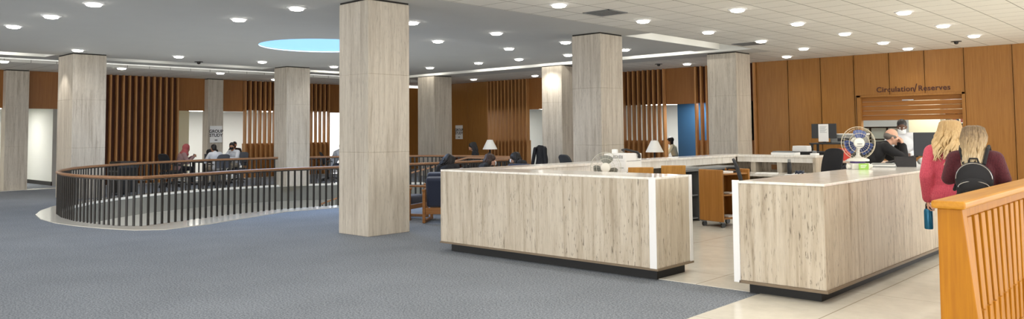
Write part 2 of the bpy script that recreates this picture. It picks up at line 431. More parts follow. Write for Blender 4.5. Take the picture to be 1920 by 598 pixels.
# frame and rolled-down shutter of the counter opening
root = bpy.data.objects.new('window_2', None); C.objects.link(root); root['kind'] = 'structure'
mb = MB(); wb(mb, -8.25,-8.14,-.12,.06,1.02,LINT+.06); wb(mb, -5.53,-5.45,-.12,.06,1.02,LINT+.06); wb(mb, -8.25,-5.45,-.12,.06,LINT,LINT+.06)
mb.build('frame', M['wall'], root, bevel=.006)
mb = MB()
for k in range(5): wb(mb, -8.14,-5.53, -.10, -.06+(.012 if k % 2 else 0), LINT-.13*(k+1)+.006, LINT-.13*k)
wb(mb, -8.14,-5.53,-.11,-.03,1.84,1.94)
mb.build('shutter', M['shutter'], root, bevel=.006)
mb = MB(); wb(mb, -8.2,-5.5,-.3,.12,1.0,1.04); mb.build('sill', M['travtop'], root, bevel=.005)
mb = MB(); wb(mb, -7.05,-6.75,-.06,-.045,2.385,2.405); mb.build('handle', M['chrome'], root)
def text(name, s, size, mat, M4, parent=None, ext=.004, bold=0, align='CENTER', spacing=1.0):
    cu = bpy.data.curves.new(name, 'FONT'); cu.body = s; cu.size = size; cu.extrude = ext; cu.align_x = align; cu.offset = bold; cu.space_line = .95; cu.space_character = spacing
    o = bpy.data.objects.new(name, cu); C.objects.link(o)
    dg = bpy.context.evaluated_depsgraph_get(); dg.update()
    me = bpy.data.meshes.new_from_object(o.evaluated_get(dg)); bpy.data.objects.remove(o)
    me.transform(M4)
    if parent is not None: me.transform(Matrix.Translation(-Vector(parent.location)))
    return link(name, me, mat, parent)
FB = lambda x, z, n=.035: Matrix.Translation((x, YB-n, z)) @ Matrix.Rotation(PI/2, 4, 'X')                      # faces -y
FL = lambda y, z, n=.035: Matrix.Translation((XL+n, y, z)) @ Matrix.Rotation(PI/2, 4, 'Z') @ Matrix.Rotation(PI/2, 4, 'X')  # faces +x
t = thing('wall_sign', 'dark letters reading Circulation/Reserves on the wood panels above the counter opening', 'sign', (-6.78,YB-.03,2.62))
text('lettering', 'Circulation', .205, M['signink'], FB(-7.70,2.635), t, .008, .003, 'LEFT', 1.08)
text('lettering', '/', .33, M['signink'], FB(-6.665,2.605), t, .008, .001)
text('lettering', 'Reserves', .205, M['signink'], FB(-6.60,2.635), t, .008, .003, 'LEFT', 1.08)
def group_sign(F, c, loc, label):
    t = thing('paper_sign', label, 'sign', loc)
    mb = MB().box(-.23,.23,-.3,.3,0,.006); mb.xf(F(*c)); mb.build('board', M['paper'], t)
    text('lettering', 'GROUP', .155, M['ink'], F(c[0],c[1]+.05) @ Matrix.Translation((0,0,.008)), t, .001, .004)
    text('lettering', 'STUDY', .155, M['ink'], F(c[0],c[1]-.09) @ Matrix.Translation((0,0,.008)), t, .001, .004)
    mb = MB()
    for k in range(3): mb.box(-.05+.035*k,-.02+.035*k,-.23,-.195,.006,.008)
    mb.xf(F(*c)); mb.build('printed_emblem', M['ink'], t)
group_sign(lambda y,z: FL(y,z,.33), (13.5,1.63), (XL+.33,13.5,1.33), 'white GROUP STUDY notice on the stone pilaster above the students at the table')
group_sign(lambda x,z: FB(x,z,.035), (-25.08,1.62), (-25.08,YB-.035,1.32), 'white GROUP STUDY notice on the wood panelled wall beside a column')

# vertical wooden fin screens
def screen(w, u0, u1, solid, label, loc, ztop):
    ztop -= .006
    t = thing('slat_screen', label, 'slat screen', loc)
    n = round((u1-u0)/.21)
    for k in range(n+1):
        u = u0 + .03 + (u1-u0-.06)*k/n
        mb = MB(); w(mb, u-.026, u+.026, .0, .17, 0, ztop); mb.build('fin', M['fin'], t, bevel=.004, seg=1)
    mb = MB()
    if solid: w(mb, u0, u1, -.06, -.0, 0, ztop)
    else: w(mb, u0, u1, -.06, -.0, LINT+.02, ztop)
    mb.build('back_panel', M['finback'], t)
    if not solid:
        mb = MB(); w(mb, u0, u1, -.06, -.0, 0, SILL); mb.build('back_panel', M['fin'], t)
    return t
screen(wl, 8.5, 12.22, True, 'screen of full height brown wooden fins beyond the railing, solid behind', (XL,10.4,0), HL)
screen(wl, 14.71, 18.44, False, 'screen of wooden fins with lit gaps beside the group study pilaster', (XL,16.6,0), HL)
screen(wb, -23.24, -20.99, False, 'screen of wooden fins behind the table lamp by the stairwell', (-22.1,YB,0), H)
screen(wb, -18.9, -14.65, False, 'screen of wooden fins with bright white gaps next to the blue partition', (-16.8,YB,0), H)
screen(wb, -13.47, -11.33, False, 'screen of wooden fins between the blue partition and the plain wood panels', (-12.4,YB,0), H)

# rooms behind the openings
def room(name, x0,x1,y0,y1, mat, z1=3.0, walls='LRB'):
    mb = MB()
    if 'B' in walls: mb.box(x0,x1,y1,y1+.1,0,z1)
    if 'F' in walls: mb.box(x0-.1,x0,y0,y1,0,z1)
    if 'L' in walls: mb.box(x0-.1,x0,y0,y1,0,z1)
    if 'R' in walls: mb.box(x1,x1+.1,y0,y1,0,z1)
    struct(name, mb, mat)
    struct('ceiling_'+name.split('_',1)[1], MB().box(x0,x1,y0,y1,z1,z1+.08), M['slotwhite'])
def room_light(x, y, z, sx, sy, p, col=(1,.98,.94)):
    t = thing('ceiling_light_panel', 'flat lit ceiling panel in a room behind the wood wall', 'ceiling light', (x,y,z), group='lit ceiling panels in the rooms beyond')
    MB().box(-sx/2,sx/2,-sy/2,sy/2,-.03,0).build('housing', M['whitetrim'], t, world=False)
    MB().box(-sx/2+.03,sx/2-.03,-sy/2+.03,sy/2-.03,-.04,-.03).build('diffuser', M['lens'], t, world=False)
    lamp('AREA', (0,0,-.06), p, col, sx, parent=t, size_y=sy)
room('wall_office', -12.3, -2, YB+.1, 29.5, M['white'], 3.1)
room('wall_study_back', -19.6, -12.4, YB+.1, 28, M['white'], 2.62)
room('wall_reading_back', -24, -19.75, YB+.1, 28.5, M['white'], 2.62)
mb = MB().box(-32.6,-32.5,0,20,0,2.75)
struct('wall_corridor', mb, M['white']); struct('ceiling_corridor', MB().box(-32.6,XL-.08,0,20,2.58,2.66), M['slotwhite'])
struct('wall_corridor_pier', MB().box(-31.3,-28.6,8.62,9.4,0,2.58), M['white'])
struct('baseboard_corridor', MB().box(-31.31,-28.59,8.6,8.63,0,.13).box(-32.5,-32.48,0,8.6,0,.13), M['black'])
struct('wall_corridor_cream', MB().box(-29.6,-28.9,12.6,13.3,0,2.58), M['cream'])
struct('wall_corridor_end', MB().box(-32.5,-28.5,4.6,5.2,0,2.58), M['cream'])
struct('wall_blue', MB().box(-14.86,-12.5,24.6,24.7,0,2.7), M['blue'])
room_light(-30.2, 7.0, 2.58, .6, 1.2, 22); room_light(-30.4, 11.3, 2.58, .6, 1.2, 17); room_light(-30, 14.4, 2.58, .6, 1.2, 22); room_light(-29.6, 17.4, 2.58, .6, 1.2, 36)
room_light(-16.2, 25.6, 2.62, 1.2, .6, 49); room_light(-13.6, 23.95, 2.62, 1.0, .4, 13); room_light(-21.8, 25.8, 2.62, 1.2, .6, 27)
room_light(-9.2, 26.4, 3.1, 1.2, .6, 26); room_light(-6.6, 25.2, 3.1, 1.2, .6, 26); room_light(-5.0, 27.5, 3.1, 1.2, .6, 14)

# ------------------------------------------------------------------ columns
def column(x0, x1, y0, y1, label, top=H):
    t = thing('travertine_column', label, 'column', ((x0+x1)/2,(y0+y1)/2,0), kind='thing')
    zs = [0,1.3,2.54,top-.03]
    for a, b in zip(zs[:-1], zs[1:]):
        MB().box(x0,x1,y0,y1,a+(.0015 if a else 0),b-.0015).build('stone_block', M['travcol'], t, bevel=.005, seg=1)
    MB().box(x0+.006,x1-.006,y0+.006,y1-.006,.005,top-.03).build('joint_core', M['travcol'], t)
    MB().box(x0+.01,x1-.01,y0+.01,y1-.01,top-.03,top-.002).build('shadow_gap', M['darkgap'], t)
    return t
column(-10.82,-10.04,7.47,8.30, 'huge pale travertine column standing on the blue carpet with the skylight behind it')
column(-10.90,-10.12,13.66,14.48, 'grey travertine column behind the long counter, above the white carton')
column(-10.97,-10.10,19.78,20.62, 'travertine column beside the wood panelled wall and the blue partition')
column(-16.77,-15.93,19.42,20.3, 'brightly lit travertine column partly hidden behind the grey one')
column(-22.99,-22.05,19.42,20.3, 'travertine column next to the wood wall with the paper notice')
column(-22.72,-21.96,13.22,14.05, 'travertine column beyond the stair railing, between the two fin screens')
column(-23.02,-21.90,7.04,7.85, 'travertine column at the rounded end of the stair railing')
column(-27.6,-27.18,6.9,7.52, 'travertine pilaster on the far wall beside the white corridor', HL)
column(-27.6,-27.18,13.2,13.77, 'slim travertine pilaster carrying a group study notice', HL)

# ------------------------------------------------------------------ ceiling fittings
def downlight(x, y, z, label, group, power=32):
    t = thing('downlight', label, 'downlight', (x,y,z), group=group)
    MB().lathe([(.165,0),(.165,-.012),(.125,-.02),(.125,-.004)], seg=28).build('trim_ring', M['whitetrim'], t, smooth=True, world=False)
    MB().lathe([(.122,-.004),(.122,-.02),(.105,-.045),(.06,-.055),(0.0,-.058)], seg=28).build('lens', M['lens'], t, smooth=True, world=False)
    lamp('SPOT', (0,0,-.075), power, size=.08, parent=t, spot=math.radians(150), blend=.9)
    return t
grey_l = [(-17.28,4.49),(-15.4,4.58),(-13.51,4.63),(-21.06,6.87),(-21.03,9.37),(-11.67,7.2),(-13.53,7.14),(-21.01,11.83),(-21.06,14.34),(-11.68,9.73),(-13.65,12.14),(-11.71,12.09),(-13.66,14.56),(-17.11,16.87),(-15.46,16.9),(-19.41,16.91),(-11.78,14.53),(-13.7,17.0),(-11.81,17.02)]
tile_l = [(-22.55,21.95),(-19.6,22.31),(-8.38,10.17),(-8.47,12.83),(-8.46,15.34),(-8.45,17.86),(-6.52,12.88),(-6.53,15.45),(-8.46,20.36),(-9.73,22.2),(-13.02,22.19),(-6.49,17.89),(-6.51,20.49),(-6.53,22.5),(-4.52,15.43),(-4.54,18.05),(-4.54,20.58)]
k_ = (HL-1.6)/(H-1.6)
left_l = [(-25.5*k_,6.4*k_),(-25.81*k_,9.7*k_),(-25.72*k_,12.91*k_),(-27.4*k_,15.96*k_)]
PW = 27
for x, y in grey_l: downlight(x, y, H, 'round lit downlight in the smooth grey ceiling', 'downlights in the grey ceiling', PW)
for x, y in tile_l: downlight(x, y, H, 'round lit downlight in the cream tile ceiling over the counter side', 'downlights in the tile ceiling', PW)
for x, y in left_l: downlight(x, y, HL, 'round lit downlight in the tile strip along the far fin screens', 'downlights in the far ceiling strip', PW)
# the same fittings go on behind and above the camera: only their lamps are needed
for x in (-4.5,-6.5,-2.5,-.5,1.5):
    for y in (10.3,7.7,5.2,2.6,0,-2.5): lamp('SPOT', (x,y,H-.08), PW, size=.08, spot=math.radians(150), blend=.9, name='lamp_offstage')
for x in (-2.5,-.5,1.5):
    for y in (12.9,15.4,18,20.5): lamp('SPOT', (x,y,H-.08), PW, size=.08, spot=math.radians(150), blend=.9, name='lamp_offstage')
for x, y in ((-11.7,4.6),(-11.7,2.1),(-11.7,-.4),(-13.5,2.1),(-15.4,2.1),(-17.3,2.1),(-21,4.4),(-21,2),(-8.5,7.7),(-8.5,5.2),(-8.5,2.6),(-8.5,0)): lamp('SPOT', (x,y,H-.08), PW, size=.08, spot=math.radians(150), blend=.9, name='lamp_offstage')
# fluorescent tubes hidden up in the cove slots
for x in (-22.2,-19.3,-18.3,-16.4,-15.3,-12.9,-11.6): lamp('AREA', (x,18.95,H+.42), 5, (1,.96,.88), .7, (math.radians(75),0,0), 'cove_tube', size_y=.08)
for y in (15.6,16.9,18.2): lamp('AREA', (-9.62,y,H+.45), 1.6, (1,.96,.88), .08, (0,math.radians(80),0), 'cove_tube', size_y=.9)
for y in (4.2,5.8,9.6,12.4,15.8,17.6): lamp('AREA', (-22.95,y,H+.42), 5 if y < 6 or y > 15 else 1.5, (1,.96,.88), .08, (0,math.radians(75),0), 'cove_tube', size_y=.9)
lamp('SPOT', (-16.35,19.0,H-.02), 60, size=.06, rot=(math.radians(8),0,0), spot=math.radians(120), blend=1, name='wall_washer')
lamp('SPOT', (-22.5,6.6,H-.02), 40, size=.06, rot=(math.radians(8),0,0), spot=math.radians(70), blend=.6, name='wall_washer')
# daylight falling through the skylight
lamp('AREA', (SK[0],SK[1],H+.03), 150, (.50,.68,1), 2.92, name='skylight_daylight')
# added fill lights without fittings, brightening the floor below
for x, y in ((-21,9),(-17,8),(-19,13),(-16,12)): lamp('POINT', (x,y,-1.6), 25, size=.3, name='fill_lower_level')

def vent(x0,x1,y0,y1,label):
    t = thing('air_vent', label, 'air vent', ((x0+x1)/2,(y0+y1)/2,H))
    mb = MB().box(x0,x1,y0,y0+.03,H-.012,H).box(x0,x1,y1-.03,y1,H-.012,H).box(x0,x0+.03,y0,y1,H-.012,H).box(x1-.03,x1,y0,y1,H-.012,H)
    mb.build('frame', M['greysteel'], t)
    for k in range(6):
        y = y0+.05+(y1-y0-.1)*(k+.5)/6
        MB().box(x0+.03,x1-.03,y-.004,y+.035,-.004,.004,Matrix.Identity(4)).xf(Matrix.Translation((0,0,H-.008))).build('louvre', M['greysteel'], t)
    MB().box(x0+.02,x1-.02,y0+.02,y1-.02,H-.003,H-.001).build('duct_opening', M['darkgap'], t)
vent(-8.68,-8.1,11.2,11.78,'square louvred air vent in the tile ceiling above the long counter')
vent(-9.3,-8.7,18.0,18.6,'small grey air vent in the tile ceiling near the column by the wood wall')
def sprinkler(x,y,z,label):
    t = thing('smoke_detector', label, 'detector', (x,y,z))
    MB().lathe([(.12,0),(.12,-.012),(.05,-.02)], seg=20).build('plate', M['black'], t, smooth=True, world=False)
    MB().lathe([(.05,-.018),(.05,-.05),(.03,-.07),(0,-.075)], seg=16).build('sensor_head', M['black'], t, smooth=True, world=False)
sprinkler(-22.3,10.53,H,'small dark detector on the grey ceiling over the stair railing')
sprinkler(-13.72,21.63,H,'small dark detector on the tile ceiling above the bright fin screen')
sprinkler(-5.18,21.7,H,'small dark detector on the tile ceiling above the two women')

# ------------------------------------------------------------------ camera, world, colour
cam = bpy.data.cameras.new('camera'); co = bpy.data.objects.new('camera', cam); C.objects.link(co)
yaw, pit, rol = (math.radians(a) for a in (-42.98273668, 3.09615698, .54603983))
c, s = math.cos(yaw), math.sin(yaw); M1 = Matrix(((c,-s,0),(s,c,0),(0,0,1)))
c, s = math.cos(pit), math.sin(pit); M2 = Matrix(((1,0,0),(0,c,s),(0,-s,c)))
c, s = math.cos(rol), math.sin(rol); M3 = Matrix(((c,0,-s),(0,1,0),(s,0,c)))
R = M3 @ M2 @ M1
right, fwd, up = R[0], R[1], R[2]
co.matrix_world = Matrix(((right.x,up.x,-fwd.x,0),(right.y,up.y,-fwd.y,0),(right.z,up.z,-fwd.z,1.6),(0,0,0,1)))
cam.sensor_fit = 'HORIZONTAL'; cam.sensor_width = 36; cam.lens = 1476.736*36/1920
cam.shift_y = -(299-167.907)/1920; cam.clip_start = .05; cam.clip_end = 200
S.camera = co
w = bpy.data.worlds.new('world'); S.world = w; w.use_nodes = True
bg = w.node_tree.nodes['Background']; bg.inputs[0].default_value = (1,.99,.97,1); bg.inputs[1].default_value = 2.0
S.view_settings.view_transform = 'Standard'; S.view_settings.look = 'None'; S.view_settings.gamma = 1
S.view_settings.use_curve_mapping = False
S.view_settings.exposure = 1.0
S.cycles.use_denoising = True
S.cycles.max_bounces = 6

# ------------------------------------------------------------------ travertine counters
t = thing('service_counter', 'long travertine counter with white corner strip facing the carpet', 'counter', (-6.38,7.6,0))
MB().box(-8.1,-4.66,7.24,7.29,.13,1.075).build('front_panel', M['trav'], t, bevel=.003, seg=1)
MB().box(-4.71,-4.66,7.29,7.95,.13,1.075).build('end_panel', M['trav'], t, bevel=.003, seg=1)
MB().box(-8.1,-4.71,7.9,7.95,.13,1.075).build('back_panel', M['trav'], t)
MB().box(-8.1,-8.05,7.29,7.9,.13,1.075).build('end_panel', M['trav'], t)
MB().box(-8.1,-4.66,7.24,7.95,1.075,1.1).build('countertop', M['travtop'], t, bevel=.004, seg=1)
MB().box(-8.1,-4.64,7.225,7.97,.11,.13).build('bottom_lip', M['liptrim'], t)
MB().box(-7.98,-4.72,7.33,7.9,0,.11).build('plinth', M['blackbase'], t)
MB().box(-4.745,-4.66,7.232,7.24,.115,1.1).build('corner_strip', M['whitetrim'], t)
MB().box(-4.66,-4.65,7.92,7.975,.13,1.1).build('edge_strip', M['whitetrim'], t)

t = thing('transaction_ledge', 'travertine counter run with raised ledge closing the back of the work area', 'counter', (-7.8,11.6,0))
MB().box(-8.1,-8.02,7.97,15.3,0,1.06).build('outer_panel', M['trav'], t)
MB().box(-8.1,-7.62,7.97,15.3,1.06,1.1).build('ledge_top', M['travtop'], t, bevel=.004, seg=1)
MB().box(-8.1,-6.0,15.22,15.3,0,1.06).build('outer_panel', M['trav'], t)
MB().box(-7.62,-6.0,14.85,15.3,1.06,1.1).build('ledge_top', M['travtop'], t, bevel=.004, seg=1)
MB().box(-7.68,-7.64,7.97,14.85,.94,1.06).build('apron', M['travtop'], t); MB().box(-7.62,-6.05,14.88,14.92,.96,1.06).build('apron', M['travtop'], t)
MB().box(-6.06,-6.0,14.85,15.22,0,1.06).build('end_post', M['trav'], t)
for x in (-7.3,-6.75): MB().box(x-.05,x+.05,14.92,15.22,.76,1.06).build('divider', M['travcol'], t)
MB().box(-8.02,-7.64,7.97,14.85,.70,.74).build('inner_shelf', M['travtop'], t)
MB().box(-7.62,-6.02,14.15,15.2,.72,.76).build('desk_surface', M['travtop'], t)
for x in (-7.58,-6.1): MB().box(x-.02,x+.02,14.2,15.2,0,.72).build('desk_support', M['greysteel'], t)
MB().box(-7.05,-6.9,15.205,15.22,.80,.90).build('outlet_plate', M['frame'], t)

t = thing('service_counter', 'wide travertine counter the two women stand at, polished top', 'counter', (-3.28,10.4,0))
MB().box(-3.7,-2.86,7.24,7.29,.13,1.075).build('end_panel', M['trav'], t, bevel=.003, seg=1)
MB().box(-2.91,-2.86,7.29,13.6,.13,1.075).build('front_panel', M['trav'], t, bevel=.003, seg=1)
MB().box(-3.7,-3.65,7.29,13.6,.13,1.075).build('back_panel', M['trav'], t)
MB().box(-3.65,-2.91,13.55,13.6,.13,1.075).build('end_panel', M['trav'], t)
MB().box(-3.7,-2.85,7.23,13.6,1.075,1.1).build('countertop', M['travtop'], t, bevel=.004, seg=1)
MB().box(-3.71,-2.845,7.225,13.62,.105,.13).build('bottom_lip', M['liptrim'], t)
MB().box(-3.66,-2.95,7.34,13.5,0,.105).build('plinth', M['blackbase'], t)
MB().box(-3.765,-3.70,7.225,7.25,.11,1.105).build('edge_strip', M['whitetrim'], t)

# ------------------------------------------------------------------ honey oak balustrade
t = thing('wood_balustrade', 'honey coloured oak balustrade with close slats in front of the women', 'balustrade', (-1.48,8,0))
nw = MB(); nw._add([(-1.56,5.86,0),(-1.30,5.86,0),(-1.30,5.99,0),(-1.56,5.99,0),(-1.56,5.88,1.06),(-1.41,5.88,1.06),(-1.41,5.98,1.06),(-1.56,5.98,1.06)], [(0,3,2,1),(4,5,6,7),(0,1,5,4),(1,2,6,5),(2,3,7,6),(3,0,4,7)])
nw.build('newel_post', M['orange'], t, bevel=.006)
MB().box(-1.59,-1.38,5.84,10.6,1.06,1.115).build('handrail', M['orangecap'], t, bevel=.018, seg=3)
MB().box(-1.53,-1.44,5.98,10.6,.99,1.06).build('under_rail', M['orange'], t)
MB().box(-1.55,-1.40,5.99,10.6,0,.06).build('bottom_rail', M['orange'], t)
for k in range(23):
    y = 6.13+.19*k
    d = .055*max(0, 1-k/9)
    m_ = MB(); m_._add([(-1.545+d*.5,y-.055,.06),(-1.425+d,y-.055,.06),(-1.425+d,y+.055,.06),(-1.545+d*.5,y+.055,.06),(-1.545,y-.055,.99),(-1.425,y-.055,.99),(-1.425,y+.055,.99),(-1.545,y+.055,.99)], [(0,3,2,1),(4,5,6,7),(0,1,5,4),(1,2,6,5),(2,3,7,6),(3,0,4,7)])
    m_.build('slat', M['orange'], t, bevel=.004, seg=1)
    MB().box(-1.50,-1.41+d*.7,y+.06,y+.13,.06,.35).build('spacer_block', M['orange'], t, bevel=.004, seg=1)

# ------------------------------------------------------------------ stair railing round the opening
def resample(path, step):
    out = [(Vector(path[0]), (Vector(path[1])-Vector(path[0])).normalized())]; acc = 0
    for a, b in zip(path[:-1], path[1:]):
        a, b = Vector(a), Vector(b); L = (b-a).length; t_ = (b-a)/L; p = step-acc
        while p <= L: out.append((a+t_*p, t_)); p += step
        acc = (acc+L) % step
    return out
rp = offset(OPEN, SG*.07)
k0 = OPEN.index((-14.5,15.3)); k1 = OPEN.index((-15.9,17.1))
path = rp[k0:] + rp[:k1+1]
t = thing('stair_railing', 'curved railing of black balusters with a wooden handrail around the stair opening', 'railing', (-18,11,0))
RH = .86
MB().tube([(x,y,RH) for x,y in path], .03, 10).build('handrail', M['rail'], t, smooth=True, angle=60)
MB().tube([(x,y,RH-.035) for x,y in path], .012, 6).build('under_rail', M['black'], t)
far_b = MB()
for k, (p, d) in enumerate(sorted(resample(path, .145), key=lambda q: q[0].length)):
    a = math.atan2(d.y, d.x)
    if k >= 100:
        far_b.box(-.02,.02,-.011,.011,.012,RH-.03, Matrix.Translation((p.x,p.y,0)) @ Matrix.Rotation(a,4,'Z')); continue
    MB().box(-.02,.02,-.011,.011,.012,RH-.03, Matrix.Translation((p.x,p.y,0)) @ Matrix.Rotation(a,4,'Z')).build('baluster', M['black'], t)
far_b.build('baluster', M['black'], t, kind='stuff')
# flight of stairs going down into the opening, with a sloping rail
t = thing('staircase', 'stone stair flight going down inside the railed opening', 'stairs', (-14.6,16.2,0))
for k in range(14):
    mb = MB().prism([(-14.55-.3*k, 15.45-.09*k),(-14.55-.3*(k+1)-.03, 15.45-.09*(k+1)),(-14.55-.3*(k+1)-.03, 16.95-.09*(k+1)),(-14.55-.3*k, 16.95-.09*k)], -.17*(k+1)-.12, -.17*(k+1)+.005)
    mb.build('step', M['lowwall'], t)
def stair_rail(pts, label, loc):
    t = thing('stair_handrail', label, 'handrail', loc)
    MB().tube(pts, .026, 10).build('handrail', M['rail'], t, smooth=True, angle=60)
    P = [Vector(p) for p in pts]
    for a, b in zip(P[:-1], P[1:]):
        n = max(1, int((b-a).length/.24))
        for k in range(n):
            q = a.lerp(b, (k+.5)/n); MB().cyl(q-Vector((0,0,.88)), q, .012, seg=8).build('baluster', M['black'], t)
stair_rail([(-14.2,15.36,.9),(-16.0,15.33,.9),(-18.3,14.35,.28),(-20.5,13.45,-.52)], 'sloping wooden stair handrail descending behind the huge column', (-16,15.3,0))

# ------------------------------------------------------------------ furniture kinds
def office_chair(name, label, loc, rz, fab, group=None, back_h=1.0, mesh=False):
    t = thing(name, label, 'office chair', loc, rz, group)
    L = dict(parent=t, world=False)
    for k in range(5):
        a = 2*PI*k/5+.3; c_, s_ = math.cos(a), math.sin(a)
        MB().tube([(.03*c_,.03*s_,.12),(.18*c_,.18*s_,.11),(.30*c_,.30*s_,.085)], [.025,.022,.016], 8).build('base_arm', M['blackplastic'], smooth=True, **L)
        w_ = Vector((.31*c_,.31*s_,.03)); ax = Vector((-s_,c_,0))*.022
        MB().cyl(w_-ax, w_+ax, .03, seg=14).cyl(w_, w_+Vector((0,0,.055)), .01, seg=8).build('caster', M['blackplastic'], smooth=True, **L)
    MB().cyl((0,0,.1),(0,0,.42),.026).cyl((0,0,.38),(0,0,.43),.07,.09).build('gas_column', M['greysteel'], smooth=True, **L)
    MB().sheet(lambda u,v: ((u-.5)*.5*(1-.12*abs(v-.5)), (v-.45)*.5, .47+.02*math.cos((u-.5)*3)-.03*max(0,v-.8)*3), 10, 10, .07).build('seat', fab, smooth=True, bevel=.012, **L)
    def bk(u, v):
        z = .56+v*(back_h-.56); w_ = .23-.035*v**3-.03*(1-v)**2
        x = (u-.5)*2; y = -.22-.12*v+.05*math.cos(x*1.2)*-1+.05+.03*math.sin(v*PI)
        zz = z-.05*(abs(x)**4)*v**4
        return (x*w_, y, zz)
    MB().sheet(bk, 12, 12, .035).build('backrest', fab, smooth=True, bevel=.01, **L)
    MB().tube([(0,-.05,.42),(0,-.24,.44),(0,-.30,.56),(0,-.34,.75)], [.025,.024,.02,.014], 8).build('back_support', M['blackplastic'], smooth=True, **L)
    for sx in (-1,1):
        MB().tube([(.2*sx,-.02,.44),(.27*sx,-.02,.46),(.275*sx,-.03,.66)], .014, 8).build('arm_post', M['blackplastic'], smooth=True, **L)
        MB().box(.245*sx-.001,.305*sx,-.14,.12,.66,.69).build('armrest', M['blackplastic'], bevel=.012, **L)
    return t
def lounge_chair(name, label, loc, rz, group=None):
    t = thing(name, label, 'armchair', loc, rz, group); L = dict(parent=t, world=False)
    MB().box(-.29,.29,-.28,.34,.28,.44).build('seat_cushion', M['navy'], bevel=.05, seg=4, smooth=True, **L)
    m_ = MB().box(-.30,.30,-.09,.09,-.27,.27); m_.xf(Matrix.Translation((0,-.33,.55)) @ Matrix.Rotation(math.radians(12),4,'X')); m_.build('back_cushion', M['navy'], bevel=.05, seg=4, smooth=True, **L)
    for sx in (-1,1):
        MB().box(.31*sx,.36*sx,-.42,-.36,0,.60).build('leg', M['frame'], bevel=.008, **L)
        MB().box(.31*sx,.36*sx,.30,.36,0,.56).build('leg', M['frame'], bevel=.008, **L)
        MB().box(.30*sx,.37*sx,-.43,.38,.56,.60).build('armrest', M['frame'], bevel=.012, **L)
        MB().box(.315*sx,.355*sx,-.40,.34,.0,.05).build('runner', M['frame'], bevel=.006, **L)
    MB().box(-.31,.31,-.41,-.37,.16,.27).build('back_rail', M['frame'], bevel=.006, **L)
    MB().box(-.31,.31,.31,.35,.2,.28).build('front_rail', M['frame'], bevel=.006, **L)
    return t
def wooden_chair(label, loc, rz):
    t = thing('wooden_chair', label, 'chair', loc, rz); L = dict(parent=t, world=False)
    MB().box(-.19,.19,-.2,.2,.53,.56).build('seat', M['chairwood'], bevel=.01, **L)
    MB().sheet(lambda u,v: ((u-.5)*.34, -.24-.05*v+.03*math.cos((u-.5)*2.4), .80+.31*v), 10, 4, .02).build('backrest', M['chairwood'], smooth=True, bevel=.008, **L)
    for sx in (-1,1):
        MB().cyl((.17*sx,-.17,0),(.17*sx,-.20,.56),.018).cyl((.17*sx,-.20,.54),(.13*sx,-.24,.92),.015).build('leg', M['chairwood'], smooth=True, **L)
        MB().cyl((.17*sx,.17,0),(.17*sx,.17,.54),.018).build('leg', M['chairwood'], smooth=True, **L)
    return t
def table_lamp(label, loc, z0=.0):
    t = thing('table_lamp', label, 'table lamp', loc); L = dict(parent=t, world=False)
    MB().lathe([(.11,0),(.11,.015),(.05,.03),(.03,.06),(.028,.36),(.012,.38)], seg=20).build('base', M['blackplastic'], smooth=True, **L)
    m_ = MB(); prof = [(.215,.36),(.09,.63)]
    m_.lathe([(.25,.35),(.095,.67),(.09,.668),(.243,.352)], seg=32); m_.build('lamp_shade', M['shade'], smooth=True, **L)
    MB().cyl((0,0,.36),(0,0,.69),.006).sph((0,0,.69),.014).build('harp', M['chrome'], smooth=True, **L)
    return t
def side_table(name, label, loc, sx, sy, h, mat, rz=0, cat='table', leg=.025):
    t = thing(name, label, cat, loc, rz); L = dict(parent=t, world=False)
    MB().box(-sx/2,sx/2,-sy/2,sy/2,h-.03,h).build('tabletop', mat, bevel=.006, **L)
    for x in (-1,1):
        for y in (-1,1): MB().box(x*(sx/2-.05)-leg,x*(sx/2-.05)+leg,y*(sy/2-.05)-leg,y*(sy/2-.05)+leg,0,h-.03).build('leg', M['black'], **L)
    return t
